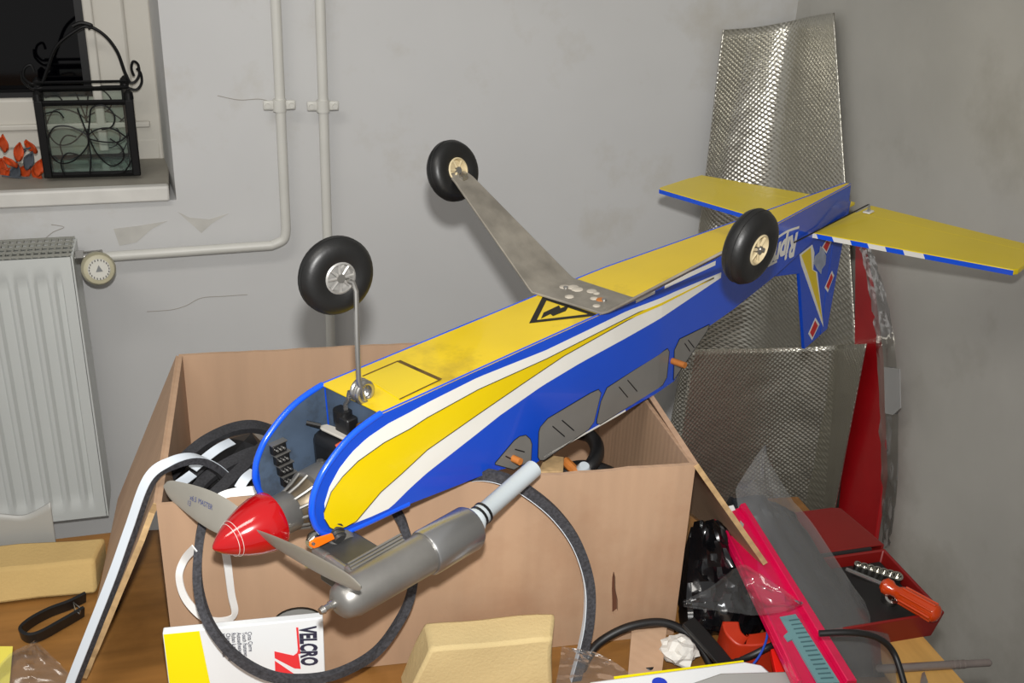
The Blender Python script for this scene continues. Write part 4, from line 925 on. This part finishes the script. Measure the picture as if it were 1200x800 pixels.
def mound(name, fn, mt, parent, depth, nu=18, nv=24, shrink=.05, base=TZ + .004):
    f = lambda a, b: fn(shrink + a * (1 - 2 * shrink), shrink + b * (1 - 2 * shrink)) + Vector((0, .7, -.7)) * (depth * (.55 + .9 * abs(noise.noise(Vector((a * 5, b * 6, depth * 90)))) + 1.6 * (1 - min(1, 5 * b)) * (.5 + .5 * math.sin(a * 9))))
    mb = MB(); mb.grid(f, nu, nv); mb.grid(lambda a, b: Vector((f(a, b).x, f(a, b).y + .02, min(f(a, b).z - .004, base if f(a, b).y > .88 else TZ + .004))), nu, nv)
    n1 = (nu + 1) * (nv + 1); ring = [i for i in range(nu + 1)] + [j * (nu + 1) + nu for j in range(1, nv + 1)] + [nv * (nu + 1) + i for i in range(nu - 1, -1, -1)] + [j * (nu + 1) for j in range(nv - 1, 0, -1)]
    mb.f += [(ring[i], ring[(i + 1) % len(ring)], n1 + ring[(i + 1) % len(ring)], n1 + ring[i]) for i in range(len(ring))]
    return mb.build(name, mt, parent)
def yl_(px, y0, y1):
    v0, v1 = px[0][1], px[-1][1]; return [on_y(u, v, y0 + (y1 - y0) * (v - v0) / (v1 - v0)) for u, v in px]
# clear bag with dark contents
bagt = thing('plastic_bag', (.72, 1.0, TZ), 'clear plastic bag of dark parts rising to a point at right', 'bag')
_, bf = film('film', yl_([(893, 524), (868, 562), (862, 580), (872, 625), (890, 690), (912, 750), (930, 802)], 1.18, .83), yl_([(893.5, 524), (912, 560), (930, 588), (952, 614), (1000, 688), (1040, 742), (1050, 802)], 1.18, .83), clear_mat('bag_film', haze=.10, gloss=.2, rough=.2), '', '', parent=bagt, bulge=.012, amp=.004, seed=1.)
mound('contents', lambda a, b: bf(a, .26 + .74 * b), bagd_m, bagt, .02, base=TZ + .05)
# black bag
bkt = thing('black_bag', (.56, .98, TZ), 'shiny black plastic bag squeezed between the box and pink package', 'bag')
_, kf = film('film', yl_([(812, 612), (806, 650), (803, 700), (806, 735)], 1.06, .955), yl_([(846, 612), (880, 655), (908, 695), (884, 750)], 1.06, .945), bagk_m, '', '', parent=bkt, amp=.012, bulge=.01, seed=3.3, nu=18, nv=18)
mound('filling', kf, dark_m, bkt, .012)
film('clear_bag_end', [on_z(800, 704, .86), on_z(830, 690, .868), on_z(858, 668, .872), on_z(875, 664, .872), on_z(915, 690, .865), on_z(939, 708, .85)], [on_z(800, 712, .855), on_z(835, 716, .853), on_z(868, 720, .85), on_z(885, 722, .848), on_z(920, 717, .845), on_z(939, 709, .845)], clear_m, 'clear plastic bag end lying across the pink package', 'bag', amp=.005, seed=6., nu=12, nv=30, out=Vector((0, -.5, .85)))
# magenta package
mt_ = thing('saw_blade_package', (.62, .95, TZ), 'long pink red package with teal insert leaning beside the box', 'package')
mq = yl_([(838, 604), (932, 802)], 1.075, .80); mr = yl_([(872, 592), (1004, 802)], 1.09, .81)
mn = (mr[0] - mq[0]).cross(mq[1] - mq[0]).normalized()
if mn.y > 0: mn = -mn
MB().prism([mq[0], mr[0], mr[1], mq[1]], -mn * .008).build('card', mag_m, mt_, bevel=.001)
MQ = lambda a, b, h=.0005: mq[0].lerp(mq[1], b).lerp(mr[0].lerp(mr[1], b), a) + mn * h
for a0_, a1_ in ((0, .10), (.80, 1.0)):
    MB().hexa([MQ(a0_, 0, 0), MQ(a1_, 0, 0), MQ(a1_, 1, 0), MQ(a0_, 1, 0), MQ(a0_ + .02, .005, .007), MQ(a1_ - .02, .005, .007), MQ(a1_ - .02, 1, .007), MQ(a0_ + .02, 1, .007)]).build('raised_rim', mag_m, mt_, bevel=.001)
MB().prism([MQ(.28, .66, .001), MQ(.62, .65, .001), MQ(.70, 1, .001), MQ(.34, 1, .001), MQ(.30, .78, .001), MQ(.20, .79, .001), MQ(.18, .76, .001), MQ(.30, .74, .001)], mn * .003).build('insert', teal_m, mt_, smooth=False)
for k in range(14):
    b_ = .68 + k * .023
    MB().prism([MQ(.42, b_, .0042), MQ(.64, b_ - .004, .0042), MQ(.64, b_ + .002, .0042), MQ(.42, b_ + .006, .0042)], mn * .0002).build('tooth_mark', mat('teal_dark', (70, 104, 110), .5) if 'teal_dark' not in MATS else MATS['teal_dark'], mt_, smooth=False)
lt = text_mesh('Glooex', .008, tape_w2, 'lettering', mt_, MQ(.14, .64, .0008), (mq[0] - mq[1]).normalized(), -(mr[0] - mq[0]).normalized(), off=0.0004, bold=.0002)
if (lt.v[0] - MQ(.14, .64, .0)).dot(mn) < 0: pass
lt.build('lettering', tape_w2, mt_, smooth=False)
MB().prism([MQ(.40, .14, .001), MQ(.62, .08, .001), MQ(.80, .22, .001), MQ(.74, .21, .001), MQ(.6, .12, .001)], mn * .0006).build('grey_mark', mat('grey_print', (150, 146, 140), .5), mt_, smooth=False)
MB().prism([MQ(.30, -.03, .0005), MQ(.68, -.02, .0005), MQ(.66, .01, .0005), MQ(.30, .012, .0005)], mn * .0005).build('header_print', tape_w2, mt_, smooth=False)
# toolbox
tl = thing('toolbox', (.70, .97, TZ), 'open red plastic toolbox with black socket insert by the right wall', 'toolbox')
tx0_, tx1_, ty0_, ty1_, tz1 = .63, .835, .90, 1.035, TZ + .042
def tray(name, mt, x0, x1, y0, y1, z0, z1, th=.004, lean=.006):
    mb = MB(); o = [(x0 + lean, y0 + lean), (x1 - lean, y0 + lean), (x1 - lean, y1 - lean), (x0 + lean, y1 - lean)]; p = [(x0, y0), (x1, y0), (x1, y1), (x0, y1)]
    mb.add([(x, y, z0) for x, y in o] + [(x, y, z1) for x, y in p] + [(x + (th if x < (x0 + x1) / 2 else -th), y + (th if y < (y0 + y1) / 2 else -th), z1) for x, y in p] + [(x + (th if x < (x0 + x1) / 2 else -th), y + (th if y < (y0 + y1) / 2 else -th), z0 + th) for x, y in o],
           [(3, 2, 1, 0)] + [(i, (i + 1) % 4, 4 + (i + 1) % 4, 4 + i) for i in range(4)] + [(4 + i, 4 + (i + 1) % 4, 8 + (i + 1) % 4, 8 + i) for i in range(4)] + [(8 + i, 8 + (i + 1) % 4, 12 + (i + 1) % 4, 12 + i) for i in range(4)] + [(12, 13, 14, 15)])
    return mb.build(name, mt, tl, bevel=.0025)
tray('tray', tool_r, tx0_, tx1_, ty0_, ty1_, TZ + .0005, tz1)
MB().box(((tx0_ + tx1_) / 2, (ty0_ + ty1_) / 2, TZ + .018), (tx1_ - tx0_ - .022, ty1_ - ty0_ - .022, .026)).build('insert', tool_k, tl, bevel=.003)
l0, l1 = Vector((tx1_, ty1_ + .004, tz1)), Vector((tx0_, ty1_ + .004, tz1)); lt_ = on_y(988, 598, 1.13); lh = Vector((lt_.x - tx1_, lt_.y - ty1_, lt_.z - tz1)); lh.x = -.01
ln_ = (l1 - l0).cross(lh).normalized()
if ln_.y > 0: ln_ = -ln_
lid = MB().prism([l0, l1, l1 + lh, l1.lerp(l0, .05) + lh * 1.03, l0.lerp(l1, .05) + lh * 1.03, l0 + lh * .97], -ln_ * .003).build('lid', tool_r, tl, bevel=.001)
for p, q_ in ((l0, l0 + lh), (l0 + lh, l1 + lh), (l1 + lh, l1)):
    sub(MB().sweep([p + ln_ * .008, q_ + ln_ * .008], .004, .02, ln_), 'lid_rim', tool_r, lid, bevel=.001)
sub(MB().sweep([l0 + lh * .35 + ln_ * .003 - Vector((.03, 0, 0)), l1 + lh * .35 + ln_ * .003 + Vector((.03, 0, 0))], .012, .006, ln_), 'lid_ridge', tool_r, lid, bevel=.002)
MB().tube([(tx0_ + .02, ty1_ + .002, tz1), (tx1_ - .02, ty1_ + .002, tz1)], .003, 8).build('hinge', tool_k, tl)
sk = ('smallest chrome socket', 'second chrome socket from the left', 'third chrome socket from the left', 'middle chrome socket', 'third chrome socket from the right', 'second chrome socket from the right', 'largest chrome socket at the right end')
for k in range(7):
    c = on_z(1004 + k * 7.6, 661 + 2.3 * k, TZ + .046); r = .0052 + .0004 * k
    tag(MB().lathe([(0, r * .9), (.012, r), (.016, r), (.0162, r * .7), (.010, r * .66)], c - Vector((0, 0, .012)), (-.05, -.25, 1), 14).build('socket', chrome), sk[k] + ' in the toolbox row', 'socket', 'chrome sockets in the toolbox')
tag(MB().lathe([(0, .010), (.012, .0105), (.016, .009), (.0162, .006), (.008, .006)], on_z(1041, 704, TZ + .03), (-.2, -.6, 1), 16).build('socket', chrome), 'single chrome socket lying below the orange screwdriver', 'socket', 'chrome sockets in the toolbox')
h0, h1 = on_z(1034, 684, TZ + .052), on_z(1100, 721, TZ + .05); hd = (h1 - h0); HL = hd.length; hd.normalize()
sc = thing('screwdriver', h0.lerp(h1, .5) - Vector((0, 0, .01)), 'transparent orange screwdriver lying on the toolbox insert', 'screwdriver')
MB().lathe([(0, .007), (.004, .0105), (HL * .14, .0105), (HL * .2, .0075), (HL * .27, .0075), (HL * .34, .0105), (HL * .95, .0115), (HL, .008), (HL + .002, .002)], h0, hd, 16).build('handle', scr_m, sc)
s1 = hd.orthogonal().normalized(); s2 = hd.cross(s1)
for k in range(8):
    q = 2 * math.pi * k / 8 + .2; d = s1 * math.cos(q) + s2 * math.sin(q)
    MB().tube([h0 + hd * (HL * .36) + d * .0108, h0 + hd * (HL * .92) + d * .0115], .0016, 6).build('grip_rib', scr_m, sc)
MB().tube([h0, h0 - hd * .05 + Vector((0, 0, -.008))], .003, 8).build('shaft', steel_m, sc)
# orange tray end by the box
tag(MB().sweep(crv([on_z(852, 742, TZ + .04), on_z(856, 758, TZ + .035), on_z(868, 768, TZ + .03), on_z(895, 766, TZ + .03), on_z(925, 757, TZ + .03)], 6), .020, .05, (0, 0, 1)).build('orange_tray', tool_o, bevel=.003), 'orange plastic tray corner behind the black strap', 'tray')
rt0, rt1 = on_z(1010, 785, TZ + .006), on_z(1161, 776, TZ + .006)
rd = thing('steel_rod', rt0.lerp(rt1, .5) - Vector((0, 0, .006)), 'thin steel rod sticking out over the right table edge', 'rod')
rdd = (rt1 - rt0).normalized(); RL = (rt1 - rt0).length
MB().lathe([(0, .0052), (RL * .80, .0052), (RL * .80 + .001, .0046), (RL - .002, .0046), (RL, .003)], rt0, rdd, 16).build('shaft', rod_m, rd)
for k in range(3): MB().lathe([(0, .0055), (.0015, .0055)], rt0 + rdd * (RL * (.70 + .04 * k)), rdd, 16).build('groove_ring', rod_m, rd)
tag(MB().prism([on_z(1078, 800, TZ + .003), on_z(1080, 790, TZ + .003), on_z(1083, 788, TZ + .003), on_z(1087, 800, TZ + .003), on_z(1086, 812, TZ + .003), on_z(1080, 812, TZ + .003)], (0, 0, .002)).build('blade_tip', steel_m), 'small steel blade tip on the light table edge', 'blade')
tag(MB().prism([on_z(903, 760, .80), on_z(918, 757, .80), on_z(932, 800, .79), on_z(912, 800, .79)], (0, 0, -.01)).build('red_card', mat('red_card', (222, 30, 22), .4), bevel=.001), 'small bright red card beside the pink package', 'card')
# items on the table before the box
tag(MB().prism([on_z(740, 738, TZ + .03), on_z(782, 734, TZ + .03), on_z(776, 786, TZ + .012), on_z(736, 790, TZ + .012)], (0, 0, -.006)).build('cardboard_scrap', card_m, bevel=.0005), 'small brown cardboard offcut on the table before the box', 'cardboard')
crumple(on_z(797, 762, TZ + .02), .021, tissue_m, 'crumpled_tissue', 'crumpled white tissue on the table at the box corner', 'tissue', 3.)
film('clear_film', [on_z(658, 757, TZ + .05), on_z(655, 780, TZ + .045), on_z(650, 806, TZ + .04)], [on_z(698, 764, TZ + .05), on_z(725, 779, TZ + .045), on_z(752, 802, TZ + .04)], clear2_m, 'clear plastic film beside the central foam block', 'film', amp=.003, seed=8.)
wt_ = thing('white_packet', on_z(790, 810, TZ), 'flat white packet with yellow edge at the bottom of the view', 'packet')
wq = [on_z(690, 798, .80), on_z(872, 774, .80), on_z(893, 778, .80), on_z(906, 790, .80), on_z(905, 840, .80), on_z(690, 850, .80)]
MB().prism(wq, (0, 0, -.02)).build('packet_body', paper_w, wt_, bevel=.003)
MB().sweep([wq[0] + Vector((.03, .001, -.004)), wq[1] + Vector((0, .001, -.004))], .002, .006, (0, 0, 1)).build('yellow_edge', paper_y, wt_, smooth=False)
bd = on_z(773, 800, .8006); MB().lathe([(0, .0085), (.0004, .0085)], bd, (0, 0, 1), 20).build('blue_dot', mat('blue_dot', (30, 60, 190), .4), wt_, smooth=False)
tag(MB().prism([on_z(u, v, .8075) for u, v in [(792, 806), (845, 788), (960, 785), (976, 790), (985, 830), (800, 840)]], (0, 0, -.006)).build('frosted_lid', mat('frosted_plastic', (160, 160, 157), .35), bevel=.002), 'frosted grey plastic lid lying on the right end of the white packet', 'lid')
film('clear_bag', [on_z(42, 751, .80), on_z(10, 768, .79), on_z(-20, 806, .775)], [on_z(43, 751, .80), on_z(68, 775, .79), on_z(98, 806, .775)], clear2_m, 'crinkled clear plastic bag in the lower left corner', 'bag', amp=.004, seed=5., bulge=.006)
tag(MB().prism([on_z(-15, 757, TZ + .004), on_z(15, 757, TZ + .004), on_z(10, 812, TZ + .004), on_z(-15, 812, TZ + .004)], (0, 0, -.003)).build('yellow_note', mat('note_yellow', (232, 218, 90), .6)), 'yellow paper note under the clear bag at lower left', 'note')
